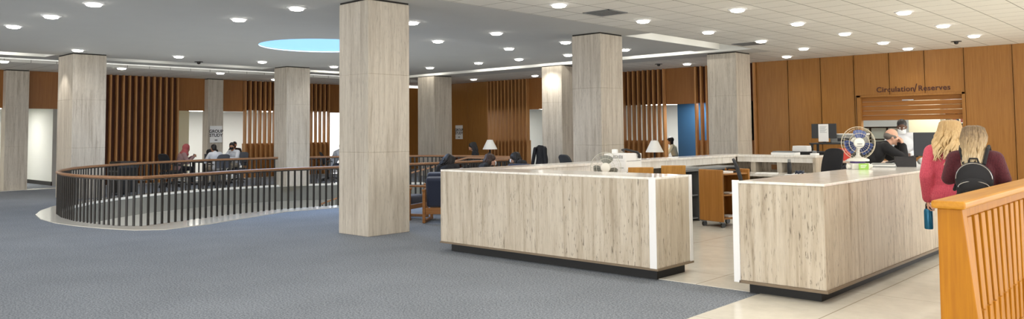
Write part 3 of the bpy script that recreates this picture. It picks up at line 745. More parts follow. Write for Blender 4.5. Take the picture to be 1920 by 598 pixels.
def desk_fan(name, label, loc, rz, blade_mat, ring_mat, hub_h, R_=.2, cream=False):
    t = thing(name, label, 'desk fan', loc, rz); L = dict(parent=t, world=False)   # looks along +y locally
    MB().lathe([(.13,0),(.13,.02),(.10,.035),(.04,.05),(.03,.07)], seg=24).build('base', M['fanplastic'], smooth=True, **L)
    MB().lathe([(.024,.05),(.02,hub_h-.05)], seg=14).build('stem', M['fanplastic'], smooth=True, **L)
    RY = Matrix.Rotation(-PI/2,4,'X')            # lathe axis z -> +y
    T = Matrix.Translation((0,.03,hub_h))
    m_ = MB().lathe([(.0,-.16),(.05,-.155),(.068,-.12),(.07,-.05),(.06,-.03),(.0,-.03)], seg=20); m_.xf(T @ RY); m_.build('motor_housing', M['fanplastic'], t, smooth=True, world=False)
    m_ = MB()
    for k in range(3):
        a0 = 2*PI*k/3+.4
        def bl(u, v, a0=a0):
            r = .045+(R_*.82-.045)*v; wd = (.42+.32*math.sin(v*PI*.8))*(1-.15*v)
            a = a0+(u-.5)*2*wd; return (r*math.cos(a), r*math.sin(a), .02+(u-.5)*.05)
        m_.sheet(bl, 8, 8, .003)
    m_.xf(T @ RY); m_.build('blades', blade_mat, t, smooth=True, world=False)
    m_ = MB().lathe([(.0,.062),(.03,.062),(.06,.055),(.066,.045),(.066,.035),(0,.035)], seg=24); m_.xf(T @ RY); m_.build('hub_badge', M['fanplastic'], t, smooth=True, world=False)
    m_ = MB()
    for z in (0,):
        m_.tube([(R_*math.cos(2*PI*k/40),R_*math.sin(2*PI*k/40),z) for k in range(40)], .0045, 6, True)
    m_.tube([(R_*.6*math.cos(2*PI*k/32),R_*.6*math.sin(2*PI*k/32),.052) for k in range(32)], .003, 6, True)
    m_.tube([(R_*.9*math.cos(2*PI*k/32),R_*.9*math.sin(2*PI*k/32),.038) for k in range(32)], .002, 6, True)
    m_.xf(T @ RY); m_.build('guard_ring', ring_mat, t, smooth=True, world=False)
    m_ = MB()
    for k in range(24):
        a = 2*PI*k/24; c_, s_ = math.cos(a), math.sin(a)
        m_.tube([(.055*c_,.055*s_,.056),(R_*.6*c_,R_*.6*s_,.053),(R_*.92*c_,R_*.92*s_,.035),(R_*c_,R_*s_,0),(R_*.9*c_,R_*.9*s_,-.04),(.07*c_,.07*s_,-.055)], .0009, 4)
    m_.xf(T @ RY); m_.build('wire_guard', ring_mat, t, smooth=True, world=False)
    return t
M['guard'] = plain('fan_guard_wire', srgb(205,195,170), .3, noise=.02)
M['guardgrey'] = plain('grey_fan_guard', srgb(188,186,174), .4, noise=.02)
M['bladeblue'] = plain('blue_fan_blade', srgb(58,76,128), .25, noise=.03)
M['bladegrey'] = plain('grey_fan_blade', srgb(128,130,122), .4, noise=.03)

# ------------------------------------------------------------------ work area inside the counters
side_table('work_table', 'low work desk tucked behind the long counter under the beige fan', (-6.55,8.42,0), 1.9, .8, .76, M['pinkdesk'])
desk_fan('desk_fan', 'beige desk fan half hidden behind the long counter top', (-6.25,8.52,.76), math.radians(180+32), M['bladegrey'], M['guardgrey'], .36, .2)
side_table('work_table', 'small table carrying the white carton behind the beige fan', (-6.95,9.75,0), .9, .9, .76, M['pinkdesk'])
t = thing('paper_carton', 'white printed paper carton standing behind the beige fan', 'carton', (-6.82,9.72,.76))
MB().box(-7.0,-6.62,9.5,9.92,.76,1.27).build('carton_body', M['paper'], t, bevel=.004, seg=1)
mb = MB()
for z,a,b in ((.98,.05,.36),(.995,.03,.33)): mb.box(-6.62,-6.617,9.5+a,9.5+b,z,z+.012)
for z,a,b in ((1.03,.05,.2),(1.16,.03,.39)): mb.box(-6.62,-6.618,9.5+a,9.5+b,z,z+.005)
mb.box(-6.62,-6.617,9.82,9.84,1.20,1.24).box(-6.62,-6.617,9.86,9.885,1.20,1.24)
mb.build('printed_line', M['ink'], t)
mb = MB()
for k, x in enumerate((-6.83,-6.795,-6.76,-6.725,-6.69)):
    mb.box(x,x+.024,9.497,9.5,1.20,1.25 if k % 2 else 1.245)
mb.box(-6.98,-6.64,9.498,9.5,1.165,1.168).box(-6.72,-6.65,9.498,9.5,1.06,1.07)
mb.build('printed_line', M['greyplastic'], t)
t = thing('cable_bundle', 'dark cable and strap lying on the white carton', 'cable', (-6.7,9.75,1.27))
MB().tube([(-.18,.1,.02),(-.15,.0,.05),(-.05,-.05,.06),(.05,0,.03),(.09,.05,.015),(.115,.06,-.02),(.12,.07,-.07)], [.012,.014,.014,.016,.018,.02,.018], 8).build('strap', M['blackplastic'], t, smooth=True, world=False)
MB().box(-.27,-.2,-.1,-.03,0,.06).build('plug', M['paper'], t, bevel=.01, world=False)
wooden_chair('plain wooden chair just behind the white carton, low back above the counter', (-6.18,9.16,0), math.radians(43))
wooden_chair('plain wooden chair between the carton and the cubby shelves', (-6.1,9.88,0), math.radians(40))
t = thing('cubby_shelf', 'grey cubby shelf unit with dark openings along the inside of the ledge', 'shelf unit', (-7.38,13.0,0))
MB().box(-7.6,-7.15,12.0,14.0,.88,.92).build('top', M['greysteel'], t, bevel=.004, seg=1)
MB().box(-7.6,-7.57,12.0,14.0,.05,.88).build('back_panel', M['blackplastic'], t)
for y in (12.0,12.5,13.0,13.5,13.97): MB().box(-7.57,-7.15,y,y+.03,0,.88).build('divider', M['greysteel'], t)
for z in (.05,.45): MB().box(-7.57,-7.17,12.03,13.97,z,z+.02).build('shelf', M['greysteel'], t)
tag(MB().box(-7.55,-7.2,12.1,12.6,.92,.955).build('paper_tray', M['greyplastic'], bevel=.005), 'flat grey tray lying on the cubby shelves', 'tray')
# book cart
t = thing('book_cart', 'oak book cart on black casters in the gap between the counters', 'book cart', (-6.55,11.85,0), math.radians(-14)); L = dict(parent=t, world=False)
MB().box(-.26,.26,-.02,.02,.10,.95).build('end_panel', M['cartwood'], bevel=.014, seg=3, **L)
MB().box(-.26,.26,.62,.66,.10,.95).build('end_panel', M['cartwood'], bevel=.014, seg=3, **L)
for z in (.14,.52,.86): MB().box(-.24,.24,.02,.62,z,z+.025).build('shelf', M['cartwood'], bevel=.003, seg=1, **L)
MB().box(-.255,-.24,.02,.62,.14,.88).build('back_panel', M['cartwood'], **L)
for x in (-.2,.2):
    for y in (.04,.6):
        o = MB().cyl((x-.018,y,.045),(x+.018,y,.045),.045,seg=18).build('caster', M['blackplastic'], smooth=True, **L)
        MB().box(x-.024,x+.024,y-.055,y+.02,.08,.10).build('caster_fork', M['greysteel'], o, world=False)
def on_cart(x, y, z): return Matrix.Translation((-6.55,11.85,0)) @ Matrix.Rotation(math.radians(-14),4,'Z') @ Matrix.Translation((x,y,z))
tag(MB().box(-.12,.12,-.15,.15,0,.03).xf(on_cart(.05,.2,.886)).build('paper_stack', M['paper']), 'white papers on the top of the oak book cart', 'papers')
tag(MB().box(-.1,.1,-.08,.08,0,.02).xf(on_cart(.1,.3,.546)).build('paper_stack', M['paper']), 'white sheets on the middle shelf of the book cart', 'papers')
tag(MB().box(-.1,.1,-.12,.12,0,.02).xf(on_cart(.1,.3,.166)).build('paper_stack', M['paper']), 'white sheets on the bottom shelf of the book cart', 'papers')
t = thing('telephone', 'dark desk device resting on the far end of the book cart', 'telephone', on_cart(.02,.48,.886).translation, math.radians(12))
m_ = MB().box(-.1,.1,-.1,.1,0,.03); m_._add([],[]); m_.build('body', M['blackplastic'], t, bevel=.01, world=False)
MB().tube([(-.08,0,.06),(-.05,0,.075),(.05,0,.075),(.08,0,.06)], [.03,.02,.02,.03], 10).build('handset', M['blackplastic'], t, smooth=True, world=False)
t = thing('wastebasket', 'pale plastic bin standing beyond the book cart', 'bin', (-7.0,13.2,0))
MB().lathe([(.12,0),(.15,.36),(.16,.36),(.16,.40),(.14,.40),(.13,.03)], seg=24).build('bin_body', M['greyplastic'], t, smooth=True, world=False)
MB().lathe([(.16,.39),(.168,.39),(.168,.42),(.155,.42)], seg=24).build('bin_rim', M['paper'], t, smooth=True, world=False)
office_chair('office_chair', 'grey fabric office chair beside the book cart', (-5.72,11.8,0), math.radians(-62), M['charcoal'], back_h=1.15)
office_chair('office_chair', 'black office chair near the end of the back ledge', (-5.54,13.97,0), math.radians(160), M['blackfab'], back_h=1.26)
t = thing('water_bottle', 'black insulated bottle on the papers under the back ledge', 'bottle', (-6.3,14.35,.76))
MB().lathe([(.038,0),(.04,.01),(.04,.2),(.032,.22),(.026,.235)], seg=20).build('body', M['blackplastic'], t, smooth=True, world=False)
MB().lathe([(.028,.23),(.03,.235),(.03,.28),(.02,.29)], seg=20).build('lid', M['greyplastic'], t, smooth=True, world=False)
def sheet_stack(label, x, y, z, rz, sx=.21, sy=.3, h=.012, mat='paper'):
    return tag(MB().box(-sx/2,sx/2,-sy/2,sy/2,0,h).xf(Matrix.Translation((x,y,z)) @ Matrix.Rotation(rz,4,'Z')).build('paper_stack', M[mat]), label, 'papers')
sheet_stack('white papers spread on the inner desk near the brown outlet', -6.75,14.35,.76,.3,.4,.3,.02)
sheet_stack('white sheet near the black bottle on the inner desk', -6.2,14.35,.76,-.4)
sheet_stack('white sheets by the cable at the end of the inner desk', -6.2,14.65,.76,.7)
t = thing('tangled_cable', 'blue and black cable coiled on the desk under the ledge', 'cable', (-6.15,14.45,.76))
MB().tube([(.06*math.cos(k*.5)*(1+.2*math.sin(k)), .09*math.sin(k*.5), .02+.012*(k%5)) for k in range(36)], .012, 6).build('coil', M['navy'], t, smooth=True, world=False)
# things on the back ledge and beyond it
t = thing('document_scanner', 'flat grey and white scanner on the back ledge', 'scanner', (-6.7,15.1,1.1))
MB().box(-.24,.24,-.14,.14,0,.05).build('body', M['paper'], t, bevel=.008, world=False); MB().box(-.22,.24,-.12,.14,.05,.075).build('lid', M['greysteel'], t, bevel=.006, world=False)
t = thing('tape_dispenser', 'small grey and white desk device at the end of the back ledge', 'dispenser', (-6.12,15.1,1.1))
MB().box(-.06,.06,-.08,.08,0,.04).build('body', M['paper'], t, bevel=.008, world=False); m_ = MB().cyl((-.03,0,.055),(.03,0,.055),.035,seg=18); m_.build('reel', M['greysteel'], t, smooth=True, world=False)
t = thing('storage_cabinet', 'low black cabinet standing behind the back ledge', 'cabinet', (-6.75,16.6,0))
MB().box(-7.5,-5.95,16.3,16.9,.04,1.1).build('body', M['blackplastic'], t, bevel=.006); MB().box(-7.52,-5.93,16.28,16.92,1.1,1.13).build('top', M['blackfab'], t, bevel=.004)
MB().box(-7.45,-6.0,16.35,16.85,0,.04).build('plinth', M['blackbase'], t)
for x in (-7.1,-6.35): MB().box(x-.36,x+.36,16.285,16.3,.08,1.06).build('door', M['blackplastic'], t, bevel=.003, seg=1)
tag(MB().box(-.16,.16,-.12,.12,0,.03).box(-.16,.16,-.12,.12,.03,.085).box(-.155,.155,-.115,.115,.085,.12).xf(Matrix.Translation((-7.0,16.6,1.13))).build('card_box', M['paper'], bevel=.004), 'small white box on the black cabinet behind the back ledge', 'box')
t = side_table('standing_desk', 'tall black table carrying the monitor with a sheet taped on it', (-6.45,17.5,0), 1.3, .6, 1.3, M['blackplastic'], math.radians(8))
t = thing('monitor', 'black monitor with a white printed sheet hanging over its screen', 'monitor', (-6.78,17.26,1.3), math.radians(8)); L = dict(parent=t, world=False)
MB().box(-.12,.12,-.02,.14,0,.015).build('foot', M['blackplastic'], bevel=.005, **L); MB().box(-.03,.03,.05,.08,.015,.2).build('stand', M['blackplastic'], **L)
MB().box(-.26,.26,0,.04,.1,.42).build('screen', M['blackplastic'], bevel=.006, **L)
MB().sheet(lambda u,v: (-.11+.21*u, -.012-.004*math.sin(v*5), .03+.38*v), 4, 8, .002).build('taped_sheet', M['paper'], **L)
mb = MB()
for k in range(7): mb.box(-.08,.07-.02*(k%3),-.020,-.018,.36-.022*k,.365-.022*k)
mb.build('printed_line', M['greysteel'], **L)
t = thing('printer', 'white and grey printer on the tall black table behind the monitor', 'printer', (-6.35,17.66,1.3), math.radians(8)); L = dict(parent=t, world=False)
MB().box(-.4,.33,-.12,.2,0,.17).build('body', M['greyplastic'], bevel=.012, **L); MB().box(-.42,.35,-.13,.21,.17,.2).build('lid', M['paper'], bevel=.008, **L); MB().box(-.25,.2,-.125,-.115,.03,.1).build('paper_slot', M['blackplastic'], **L)
side_table('work_desk', 'pale laminate desk behind the blue bladed fan', (-5.6,15.75,0), 1.5, .7, .98, M['pinkdesk'])
tag(MB().box(-.13,.13,-.02,.02,0,.24).box(-.12,.12,-.025,-.02,.02,.2).xf(Matrix.Translation((-5.85,15.85,.98)) @ Matrix.Rotation(.5,4,'Z')).build('red_folder', M['red'], bevel=.004), 'red folder standing on the laminate desk by the black chair', 'folder')
sheet_stack('white papers scattered on the laminate desk behind the fan', -5.45,15.6,.98,.4,.5,.3,.02)

# ------------------------------------------------------------------ things on the women's counter
t = desk_fan('desk_fan', 'blue bladed desk fan with a white hub standing on the wide counter', (-3.57,10.15,1.2), math.radians(180+34), M['bladeblue'], M['guard'], .225, .2)
m_ = MB()
for k in range(5): m_.box(-.03+.012*k,-.021+.012*k,.094,.0955,.008,.02)
for k in range(6): m_.box(-.034+.012*k,-.026+.012*k,.094,.0955,-.02,-.01)
m_.xf(Matrix.Translation((0,0,.2))).build('printed_line', M['greysteel'], t, world=False)
t = thing('fan_stand_box', 'white switch box with purple band under the blue bladed fan', 'box', (-3.57,10.15,1.1), math.radians(43)); L = dict(parent=t, world=False)
MB().box(-.11,.11,-.09,.09,0,.075).build('box_body', M['fanplastic'], bevel=.008, **L); MB().box(-.075,.06,-.07,.07,.075,.1).build('purple_band', M['purple'], bevel=.006, **L)
for x in (-.135,.135): MB().cyl((x-.02,-.03,.035),(x+.02,-.03,.035),.028,seg=14).build('knob', M['fanplastic'], smooth=True, **L)
t = thing('green_card', 'small lime green notice propped against the fan base', 'card', (-3.47,10.04,1.1), math.radians(43))
MB().box(-.06,.06,-.012,0,0,.075).build('board', M['green'], t, bevel=.003, world=False)
mb = MB()
for k in range(3): mb.box(-.04,.035-.01*k,-.014,-.012,.05-.014*k,.055-.014*k)
mb.build('printed_line', M['paper'], t, world=False)
for k, (x, y, sx, sy, h, rz) in enumerate([(-3.5,10.86,.3,.22,.05,.2)]):
    t = thing('magazine_stack', 'pale stack of magazines lying beside the black box on the counter', 'magazines', (x,y,1.1), rz)
    for q in range(3): MB().box(-sx/2+.006*q,sx/2-.008*q,-sy/2,sy/2-.01*q,h*q/3,h*(q+1)/3-.001).build('magazine', M['paper'] if q % 2 else M['greyplastic'], t, bevel=.002, seg=1, world=False)
t = thing('black_box', 'matt black open box on the counter between magazines and white bag', 'box', (-3.3,11.08,1.1), .4); L = dict(parent=t, world=False)
MB().box(-.12,.12,-.1,.1,0,.012).build('bottom', M['blackplastic'], **L)
for a in (-1,1):
    MB().box(.112*a,.12*a,-.1,.1,.012,.13).build('side', M['blackplastic'], **L); MB().box(-.112,.112,.092*a,.1*a,.012,.13).build('side', M['blackplastic'], **L)
m_ = MB(); m_.sph((0,0,.06),(.16,.13,.062),20,12)
for v in m_.bm.verts:
    n_ = .012*math.sin(v.co.x*60)*math.cos(v.co.y*50+v.co.z*40); v.co += Vector((n_, n_*.5, n_)); v.co.z = max(v.co.z, 0)
tag(m_.xf(Matrix.Translation((-3.12,11.55,1.1))).build('plastic_bag', M['paper'], smooth=True), 'crumpled white plastic bag on the counter near the pink sweater', 'bag')
t = thing('document_tray', 'dark folder sloping on the counter behind the magazines', 'folder', (-3.45,11.45,1.1), .35)
m_ = MB().box(-.2,.2,-.15,.15,0,.02); m_.xf(Matrix.Translation((0,0,.07)) @ Matrix.Rotation(-.25,4,'Y')); m_.build('cover', M['blackfab'], t, bevel=.004, world=False)
MB().box(-.18,.16,-.13,.13,0,.022).build('pages', M['paper'], t, world=False)
t = thing('monitor', 'dark computer monitor seen from behind on the counter, by the leaning man', 'monitor', (-3.30,12.42,1.1), math.radians(205)); L = dict(parent=t, world=False)
MB().box(-.12,.12,-.09,.09,0,.015).build('foot', M['blackplastic'], bevel=.005, **L); MB().box(-.03,.03,-.03,0,.015,.2).build('stand', M['blackplastic'], **L)
MB().box(-.27,.27,0,.035,.1,.44).build('screen', M['charcoal'], bevel=.008, **L); MB().box(-.15,.15,-.03,0,.16,.36).build('rear_housing', M['charcoal'], bevel=.01, **L)

# ------------------------------------------------------------------ reading area beyond the counter
lounge_chair('lounge_chair', 'navy armchair with wooden sled frame seen from behind, beside the long counter', (-10.75,9.75,0), math.radians(38))
lounge_chair('lounge_chair', 'navy armchair half hidden between the huge column and the other armchair', (-11.75,9.55,0), math.radians(-70))
lounge_chair('lounge_chair', 'navy armchair by the far fin screen with black coat beside it', (-13.05,14.05,0), math.radians(200))
lounge_chair('lounge_chair', 'navy armchair holding the dark haired reader behind the long counter', (-12.0,10.85,0), math.radians(40))
lounge_chair('lounge_chair', 'navy armchair holding the brown haired reader by the stair top', (-12.42,12.2,0), math.radians(-40))
office_chair('office_chair', 'grey office chair peeking over the ledge by the grey column', (-9.45,12.0,0), math.radians(-20), M['charcoal'], back_h=1.17)
side_table('lamp_table', 'small dark table carrying the lamp beyond the stair railing', (-18.75,19.0,0), .5,.5,.68, M['blackplastic'])
table_lamp('table lamp with white conical shade in front of the wood panels beyond the stairs', (-18.75,19.0,.68))
side_table('lamp_table', 'small dark table carrying the lamp near the blue partition', (-12.06,18.72,0), .5,.5,.66, M['blackplastic'])
table_lamp('table lamp with white conical shade near the blue partition', (-12.06,18.72,.66))
t = thing('reading_desk', 'dark desk edge seen between the huge column and the wood notice column', 'desk', (-20.2,19.2,0))
MB().box(-21.0,-19.6,18.8,19.5,.70,.74).build('desktop', M['finback'], t, bevel=.005); MB().box(-20.95,-20.9,18.85,19.45,0,.7).build('leg', M['black'], t); MB().box(-19.7,-19.65,18.85,19.45,0,.7).build('leg', M['black'], t); MB().box(-20.9,-19.7,19.4,19.43,.2,.7).build('modesty_panel', M['finback'], t)
t = thing('hanging_coat', 'black coat draped over a chair beside the open doorway', 'coat', (-15.9,18.3,0)); 
m_ = MB().sheet(lambda u,v: ((u-.5)*(.5-.12*v), -.05*math.cos((u-.5)*6)-.02*math.sin(v*9+u*14), .35+.85*v-.1*abs(u-.5)*v), 14, 12, .05); m_.build('coat_body', M['blackfab'], t, smooth=True, world=False)
for a in (-1,1): MB().cap((.2*a,0,1.08),(.27*a,-.05,.62),.06,.05).build('sleeve', M['blackfab'], t, smooth=True, world=False)
MB().cyl((0,.05,0),(0,.05,1.15),.02).cyl((-.2,.05,.02),(.2,.05,.02),.02).cyl((0,-.15,.02),(0,.25,.02),.02).build('stand', M['black'], t, smooth=True, world=False)
t['label'] = 'black coat hanging on a stand beside the open doorway with the yellow door'
struct('door_1', MB().box(-20.65,-20.1,25.9,25.95,0,2.1), M['chairwood'])
tag(MB().box(-20.45,-20.27,25.885,25.9,1.35,1.6).box(-20.24,-20.15,25.885,25.9,1.35,1.6).build('door_notice', M['paper']), 'white paper notices on the yellow door', 'notice')
office_chair('office_chair', 'dark blue office chair standing in front of the blue partition', (-13.75,24.13,0), math.radians(100), M['navy'], back_h=1.15)

# ------------------------------------------------------------------ group study corner on the far side
t = thing('copier', 'black copier on a cabinet standing behind the stair railing by the column', 'copier', (-22.7,8.6,0), math.radians(10)); L = dict(parent=t, world=False)
MB().box(-.3,.3,-.27,.27,.05,.72).build('cabinet', M['blackplastic'], bevel=.012, **L); MB().box(-.32,.32,-.29,.29,.72,.8).build('tray', M['charcoal'], bevel=.012, **L)
MB().box(-.28,.28,-.22,.25,.8,.9).build('scanner_lid', M['blackplastic'], bevel=.02, **L); MB().box(-.25,.25,-.29,-.27,.62,.66).build('handle', M['greysteel'], **L)
for x in (-.24,.24):
    for y in (-.2,.2): MB().cyl((x-.015,y,.03),(x+.015,y,.03),.03,seg=12).build('caster', M['blackplastic'], smooth=True, **L)
t['label'] = 'black copier cabinet standing behind the stair railing next to the column'
side_table('study_table', 'dark study table the group of students sits at', (-24.85,12.2,0), .9, .95, .74, M['blackplastic'])
office_chair('office_chair', 'black office chair with a coat on it in front of the solid fin screen', (-24.35,10.65,0), math.radians(20), M['blackfab'], back_h=1.05)
office_chair('office_chair', 'grey mesh back office chair of the student in the white shirt', (-23.9,11.98,0), math.radians(92), M['greyfab'], back_h=1.0)
office_chair('office_chair', 'grey office chair at the far end of the study table by the lit fins', (-24.95,13.17,0), math.radians(205), M['greyfab'], back_h=1.02)
office_chair('office_chair', 'dark office chair of the student with the red headscarf', (-25.1,11.15,0), math.radians(-12), M['blackfab'], back_h=.95)
t = thing('backpack', 'black backpack standing on the study table under the notice', 'backpack', (-25.1,12.35,.74)); L = dict(parent=t, world=False)
MB().box(-.13,.13,-.18,.18,0,.4).build('bag_body', M['blackfab'], bevel=.09, seg=4, smooth=True, **L); MB().tube([(0,-.05,.39),(0,-.03,.44),(0,.03,.44),(0,.05,.39)], .01, 8).build('top_handle', M['blackfab'], smooth=True, **L); MB().box(.12,.17,-.13,.13,.04,.22).build('front_pocket', M['blackfab'], bevel=.03, seg=3, smooth=True, **L)
t = thing('laptop', 'black open laptop on the study table', 'laptop', (-24.72,12.1,.74), math.radians(70)); L = dict(parent=t, world=False)
MB().box(-.17,.17,-.12,.12,0,.018).build('keyboard_base', M['blackplastic'], bevel=.004, **L); m_ = MB().box(-.17,.17,-.006,.006,0,.24); m_.xf(Matrix.Translation((0,.12,.015)) @ Matrix.Rotation(-.3,4,'X')); m_.build('screen', M['blackplastic'], bevel=.004, **L)
side_table('study_table', 'dark study desk of the lone student beside the huge column', (-24.2,15.3,0), .8, 1.5, .74, M['finback'])
tag(MB().box(-.15,.15,-.11,.11,0,.02).box(-.14,.14,-.1,.1,.02,.035).xf(Matrix.Translation((-24.0,15.0,.74))).build('notebook', M['paper'], bevel=.003), 'white notebook lying on the lone student desk', 'notebook')
office_chair('office_chair', 'black mesh office chair the lone student in grey sits on', (-22.8,15.39,0), math.radians(-42), M['blackfab'], back_h=1.0)

# ------------------------------------------------------------------ office seen through the counter opening
def glazed(x0, x1, y, z0, z1, rows, cols, label):
    t = thing('glass_partition', label, 'partition', ((x0+x1)/2,y,0)); 
    MB().box(x0,x1,y-.03,y+.03,0,z0).build('lower_panel', M['white'], t); MB().box(x0,x1,y+.005,y+.015,z0,z1).build('pane', M['officeglass'], t)
    mb = MB()
    for k in range(cols+1): x = x0+(x1-x0)*k/cols; mb.box(x-.025,x+.025,y-.03,y+.03,z0,z1)
    for k in range(rows+1): z = z0+(z1-z0)*k/rows; mb.box(x0,x1,y-.03,y+.03,z-.02,z+.02)
    mb.build('frame', M['black'], t)
glazed(-9.6,-7.6,25.6,.9,1.64,2,4,'black framed glazed office partition behind the counter opening')
struct('wall_office_cream', MB().box(-7.6,-6.72,26.0,26.3,0,2.9), M['cream'])
t = thing('bookcase', 'tall bookcase full of books seen through the counter opening', 'bookcase', (-6.05,26.6,0))
for z in (.3,.66,1.02,1.38,1.74,2.1,2.46): MB().box(-6.7,-5.4,26.4,26.75,z,z+.025).build('shelf', M['whitetrim'], t)
for x in (-6.7,-6.05,-5.4): MB().box(x-.015,x+.015,26.4,26.76,0,2.5).build('upright', M['whitetrim'], t)
MB().box(-6.7,-5.4,26.76,26.78,0,2.5).build('back_panel', M['cream'], t)
bc = [plain('book_%d' % k, srgb(*c_), .6) for k, c_ in enumerate([(120,50,44),(60,66,84),(150,140,112),(60,84,66),(190,182,160),(40,40,44),(150,110,60)])]
for z in (.685,1.045,1.405,1.765):
    for half in (-6.68,-6.03):
        x = half
        while x < half+.58:
            w_ = random.uniform(.03,.055); h_ = random.uniform(.19,.29)
            tag(MB().box(x,x+w_-.003,26.46,26.46+random.uniform(.18,.24),z,z+h_).build('book', random.choice(bc), bevel=.003, seg=1), 'book standing on the shelves seen through the counter opening', 'book', 'books in the office bookcase')
            x += w_

# ------------------------------------------------------------------ people
V = Vector
def hairmat(name, root, mid, tip, z0, z1):
    m, nt, b = mk(name)
    tc = N(nt, 'ShaderNodeTexCoord'); sp = N(nt, 'ShaderNodeSeparateXYZ'); nt.links.new(tc.outputs['Object'], sp.inputs[0])
    mr = N(nt, 'ShaderNodeMapRange'); mr.inputs[1].default_value = z1; mr.inputs[2].default_value = z0; nt.links.new(sp.outputs['Z'], mr.inputs[0])
    mp = N(nt, 'ShaderNodeMapping'); mp.inputs['Scale'].default_value = (60,60,5); nt.links.new(tc.outputs['Object'], mp.inputs[0])
    nz = N(nt, 'ShaderNodeTexNoise', Scale=1.5, Detail=4.0); nt.links.new(mp.outputs[0], nz.inputs['Vector'])
    ad = N(nt, 'ShaderNodeMath', operation='MULTIPLY_ADD'); nt.links.new(nz.outputs['Fac'], ad.inputs[0]); ad.inputs[1].default_value = .9; nt.links.new(mr.outputs[0], ad.inputs[2])
    sb = N(nt, 'ShaderNodeMath', operation='SUBTRACT'); nt.links.new(ad.outputs[0], sb.inputs[0]); sb.inputs[1].default_value = .45
    r = ramp(nt, [(0, root), (.5, mid), (1, tip)]); nt.links.new(sb.outputs[0], r.inputs[0])
    nt.links.new(r.outputs[0], b.inputs['Base Color']); b.inputs['Roughness'].default_value = .5
    return m
def knit(name, c1, c2):
    m, nt, b = mk(name)
    tc = N(nt, 'ShaderNodeTexCoord')
    wv = N(nt, 'ShaderNodeTexWave', Scale=38.0, Distortion=3.0, Detail=2.0); wv.inputs['Detail Scale'].default_value = 2; nt.links.new(tc.outputs['Object'], wv.inputs['Vector'])
    nz = N(nt, 'ShaderNodeTexNoise', Scale=70.0, Detail=3.0); nt.links.new(tc.outputs['Object'], nz.inputs['Vector'])
    mu = N(nt, 'ShaderNodeMath', operation='MULTIPLY'); nt.links.new(wv.outputs['Fac'], mu.inputs[0]); nt.links.new(nz.outputs['Fac'], mu.inputs[1])
    r = ramp(nt, [(.1, c2), (.5, c1)]); nt.links.new(mu.outputs[0], r.inputs[0]); nt.links.new(r.outputs[0], b.inputs['Base Color'])
    b.inputs['Roughness'].default_value = .9; b.inputs['Sheen Weight'].default_value = .08
    bp = N(nt, 'ShaderNodeBump', Strength=.6, Distance=.01); nt.links.new(mu.outputs[0], bp.inputs['Height']); nt.links.new(bp.outputs[0], b.inputs['Normal'])
    return m
M['pinkknit'] = knit('pink_knit', srgb(232,104,120), srgb(188,62,84))
M['maroon'] = knit('maroon_knit', srgb(98,28,40), srgb(58,14,24))
M['blackcloth'] = plain('black_cloth', srgb(28,28,31), .85, noise=.15, scale=60, bump=.15)
M['whitecloth'] = plain('white_cloth', srgb(222,224,228), .85, noise=.04, scale=40)
M['greycloth'] = plain('grey_cloth', srgb(176,178,184), .85, noise=.05, scale=40)
M['redcloth'] = plain('red_patterned_cloth', srgb(168,84,84), .85, noise=.35, scale=45)
M['dustycloth'] = plain('dusty_cloth', srgb(150,120,118), .85, noise=.2, scale=45)
M['darkjean'] = plain('dark_denim', srgb(42,46,60), .85, noise=.15, scale=60)
M['khaki'] = plain('beige_trousers', srgb(150,138,118), .85, noise=.06)
M['shoe'] = plain('shoe_leather', srgb(34,30,28), .5)
M['blond'] = hairmat('blond_hair', srgb(178,146,98), srgb(214,184,134), srgb(232,210,168), 1.25, 1.62)
M['ombre'] = hairmat('ombre_hair', srgb(104,84,60), srgb(172,148,110), srgb(222,206,172), 1.2, 1.60)
M['hairblack'] = plain('black_hair', srgb(24,20,20), .45, noise=.3, scale=50)
M['hairbrown'] = plain('brown_hair', srgb(62,44,36), .5, noise=.3, scale=50)
M['hairgrey'] = plain('grey_hair', srgb(112,104,98), .6, noise=.25, scale=60)
M['mask'] = plain('white_mask', srgb(232,234,236), .8, noise=.02)
M['eyewhite'] = plain('eye_white', srgb(235,232,228), .3, noise=.01)

def headM(J):
    return Matrix.Translation(J['head']) @ Matrix.Rotation(J.get('hyaw',0),4,'Z') @ Matrix.Rotation(J.get('hpitch',0),4,'X') @ Matrix.Rotation(J.get('hroll',0),4,'Y')
def add_head(mb, H, k=1.0):
    def e(c, r): mb.sph(H @ (V(c)*k), V(r)*k, 18, 12, H.to_3x3())
    e((0,-.012,.028), (.074,.094,.092)); e((0,.018,-.03), (.064,.074,.085)); e((0,.042,-.085), (.043,.042,.033))
    e((0,.078,.018), (.05,.018,.012))
    mb.cap(H @ (V((0,.088,.0))*k), H @ (V((0,.104,-.035))*k), .008*k, .014*k, 10)
    e((0,.086,-.066), (.025,.011,.007)); e((0,.085,-.078), (.022,.011,.007)); e((0,.085,-.105), (.018,.016,.015))
    for s in (-1,1): e((.076*s,-.005,-.015), (.011,.022,.032)); e((.045*s,.06,-.03), (.022,.025,.022))
